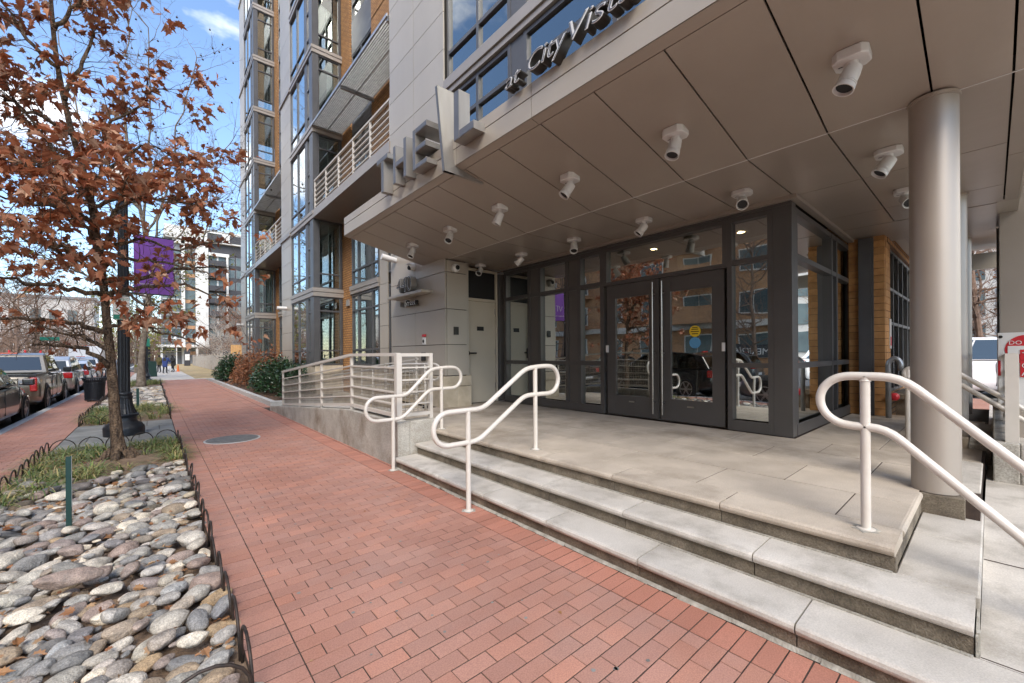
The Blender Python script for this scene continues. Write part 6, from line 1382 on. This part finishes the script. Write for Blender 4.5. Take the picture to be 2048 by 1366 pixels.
for k in range(8):
    z = 2.6 + k * 2.72
    for (x0, x1, hh) in ((12.95, 13.9, 1.6), (14.3, 15.7, 1.7), (16.4, 17.5, 1.7), (18.2, 19.4, 1.7)):
        f = MB().box(x0 - .06, x1 + .06, YB + .44, YB + .498, z - .06, z + hh + .06).build('window', MAT['far_grey'], fb); MB().box(x0, (x0 + x1) / 2 - .03, YB + .40, YB + .438, z, z + hh).box((x0 + x1) / 2 + .03, x1, YB + .40, YB + .438, z, z + hh).build('pane', MAT['far_glass'], f)
    if 4 < z < 24:
        MB().box(9.3, 12.3, YB - .6, YB + .49, z - .55, z - .35).build('balcony_slab', MAT['far_dark'], fb); MB().box(9.3, 12.3, YB - .6, YB - .55, z - .34, z + .55).build('balcony_front', MAT['far_dark'], fb)
        f = MB().box(9.4, 12.2, YB + .45, YB + .497, z - .3, z + 1.8).build('window', MAT['far_glass'], fb); MB().box(10.7, 11.0, YB + .41, YB + .449, z - .3, z + 1.8).build('door_panel', MAT['far_white'], f)
    f = MB().box(5.25, 6.9, YB + .52, YB + .598, z, z + 1.8).build('window', MAT['far_glass'], fb); MB().box(5.25, 6.9, YB + .46, YB + .595, z - .75, z - .05).build('spandrel', MAT['opp_brick'], fb)
    f = MB().box(1.6, 4.55, YB + .5, YB + .597, z - .3, z + 2.0).build('window', MAT['far_glass'], fb); MB().box(1.6, 4.55, YB + .44, YB + .499, z - .12, z + .02).box(2.9, 3.0, YB + .43, YB + .498, z + .03, z + 2.0).build('mullion', MAT['far_white'], f)
MB().box(.6, 9, YB - 3, YB + .4, 3.4, 3.9).build('entrance_canopy', MAT['far_white'], fb)
for x in (1.2, 3.4, 6.8): MB().box(x, x + .35, YB - 2.8, YB - 2.4, 0, 3.39).build('canopy_post', MAT['far_white'], fb)
t = thing('far_lamp', 'globe lamp post before the far block', 'street lamp', (3.0, 92, 0)); MB().tube([(3.0, 92, 0), (3.0, 92, 4.2)], .07, 8).build('pole', MAT['black_iron'], t); MB().lathe([(.05, 4.2), (.25, 4.4), (.28, 4.6), (.2, 4.85), (.03, 4.95)], (3.0, 92, 0), 14).build('globe', MAT['white'], t, smooth=True)
t = thing('notice_board', 'white notice on a dark post at the end of the picket fence', 'sign', (4.2, 86, 0)); MB().box(3.9, 4.7, 86, 86.1, 0, 2.6).build('post', MAT['far_dark'], t); MB().box(4.0, 4.6, 85.95, 85.99, .9, 1.9).build('notice', MAT['white'], t)
lb = thing('low_building', 'long pale low building in the left distance', 'building', (-40, 165, 0)); MB().box(-75, -12, 160, 175, -.2, 17).build('wall', MAT['far_pale'], lb); MB().box(-76, -11.5, 159.5, 176, 17.01, 17.6).build('roof', MAT['far_grey'], lb)
for k in range(18): MB().box(-73 + k * 3.3, -71.2 + k * 3.3, 159.9, 159.99, 11, 14).build('window', MAT['far_glass'], lb)
pm('play_blue', (.04, .16, .42), None, 3, .5)
t = thing('playground', 'red and blue playground frame beyond the parked cars', 'play equipment', (-13, 92, 0))
for k in range(6): MB().tube([(-20 + k * 1.5, 92, -.1), (-20 + k * 1.5, 92, 2.6)], .12, 8).build('post', MAT['sign_red'], t)
MB().prism([(-19.5, 2.0), (-17.5, 2.0), (-17.6, 2.5), (-18.5, 2.75), (-19.4, 2.5)], 'y', 91, 93).build('roof', MAT['play_blue'], t)
t = thing('street_name_sign', 'green street name sign at the corner beyond the white van', 'sign', (-7.7, 60, 0))
MB().tube([(-7.55, 60, -.1), (-7.55, 60, 3.5)], .05, 8).build('pole', MAT['black_iron'], t); MB().box(-8.2, -6.9, 59.95, 60.0, 3.15, 3.5).build('plate', MAT['sign_green'], t); MB().box(-7.85, -7.25, 59.9, 59.94, 1.2, 1.9).build('notice', MAT['white'], t)
# hedge-like wood far away
fw = MB(); r = random.Random(77)
for _ in range(900):
    x = r.uniform(-60, -6) if r.random() < .8 else r.uniform(-6, 2); y = r.uniform(128, 150); h = r.uniform(5, 11); p = Vector((x, y, 0)); n_ = 5
    fw.tube(jit([p + Vector((0, 0, h * k / n_)) for k in range(n_ + 1)], r, .35), [.12, .1, .08, .06, .04, .02], 3, cap=False)
    for _ in range(4):
        a = p + Vector((0, 0, h * r.uniform(.3, .9))); fw.tube([a, a + Vector((r.gauss(0, 1.2), r.gauss(0, .5), r.uniform(.5, 2)))], [.05, .015], 3, cap=False)
setp(fw.build('distant_wood', MAT['twig_brown']), 'reddish brown bare wood in the far distance', kind='stuff')
# ---- behind the side lot, right of the columns
rbk = thing('office_block', 'pale glass office block in the distance past the columns', 'building', (60, -4, 0)); MB().box(60, 75, -30, 12, 0, 26).build('wall', MAT['far_pale'], rbk)
for k in range(7):
    for j in range(9): f = MB().box(59.9, 59.99, -20 + j * 3.4, -17.3 + j * 3.4, 1.5 + k * 3.4, 4.0 + k * 3.4).build('window', MAT['far_glass'], rbk)
struct('side_lot', MB().box(14.01, 58, -20, 1.1, -.2, .19), 'asphalt'); struct('lot_strip', MB().box(14.02, 17, -8, 1.1, .191, .2), 'paver')
c = copy_tree(bt); c.location = (24, .3, 0); c.rotation_euler = (0, 0, 1.4); c.scale = (.8, .8, .95); c['label'] = 'bare tree seen between the column and the grey pier'
c = copy_tree(bt); c.location = (33, -1.2, 0); c.rotation_euler = (0, 0, 3.4); c.scale = (.9, .9, .9); c['label'] = 'second bare tree farther off past the columns'
c = copy_tree(br_); c.location = (38, .5, 0); c.rotation_euler = (0, 0, .4); c.scale = (1.5, 1.5, 1.4); c['label'] = 'brown thicket past the columns behind the pale car'
# ================================================================ the building across the street, seen in the glass
ob = thing('brick_block', 'orange brick apartment block across the street, seen in the window reflections', 'building', (-19, 20, 0)); XO = -18
MB().box(-30, XO, -14, 58, -.2, 21.5).build('wall', MAT['opp_brick'], ob); MB().box(-30.2, XO + .35, -14.2, 58.2, 21.51, 22.3).build('cornice', MAT['far_pale'], ob)
wme = MB().box(0, .08, -.95, .95, -.8, .8).mesh('window', MAT['far_white']); gme = MB().box(.081, .10, -.86, -.03, -.72, .72).box(.081, .10, .03, .86, -.72, .72).mesh('pane', MAT['far_glass'])
for k in range(7):
    for j in range(19):
        z = 2.0 + k * 2.85; y = -12 + j * 3.7
        f = link('window', wme, ob, (XO + .001, y, z)); p_ = link('pane', gme, f)
        if j % 3 == 1 and k > 0:
            MB().box(XO + .001, XO + 1.5, y - 1.5, y + 1.5, z - 1.25, z - 1.0).box(XO + 1.42, XO + 1.5, y - 1.5, y + 1.5, z - .999, z - .05).build('balcony', MAT['opp_brick'], ob)
MB().box(XO + .002, XO + .5, -13, 57, 3.2, 3.65).build('band', MAT['far_pale'], ob)
t = thing('shop_sign', 'dark sign board with pale lettering across the street, seen mirrored', 'sign', (XO + .3, 10.5, 1.5)); MB().box(XO + .12, XO + .2, 8.6, 12.6, 1.25, 2.1).build('board', MAT['far_dark'], t)
link('lettering', text_mesh('MERIDIAN', .62, .02, MAT['white']), t, (XO + .22, 10.6, 1.45), ROT_PX)
c = copy_tree(bt); c.location = (-14.6, 9, 0); c.rotation_euler = (0, 0, .4); c.scale = (.8, .8, .9); c['label'] = 'bare tree across the street, mirrored in the entrance glass'
c = copy_tree(bt); c.location = (-14.6, 24, 0); c.rotation_euler = (0, 0, 2.4); c.scale = (.85, .85, 1.0); c['label'] = 'second bare tree across the street, mirrored beside the doors'
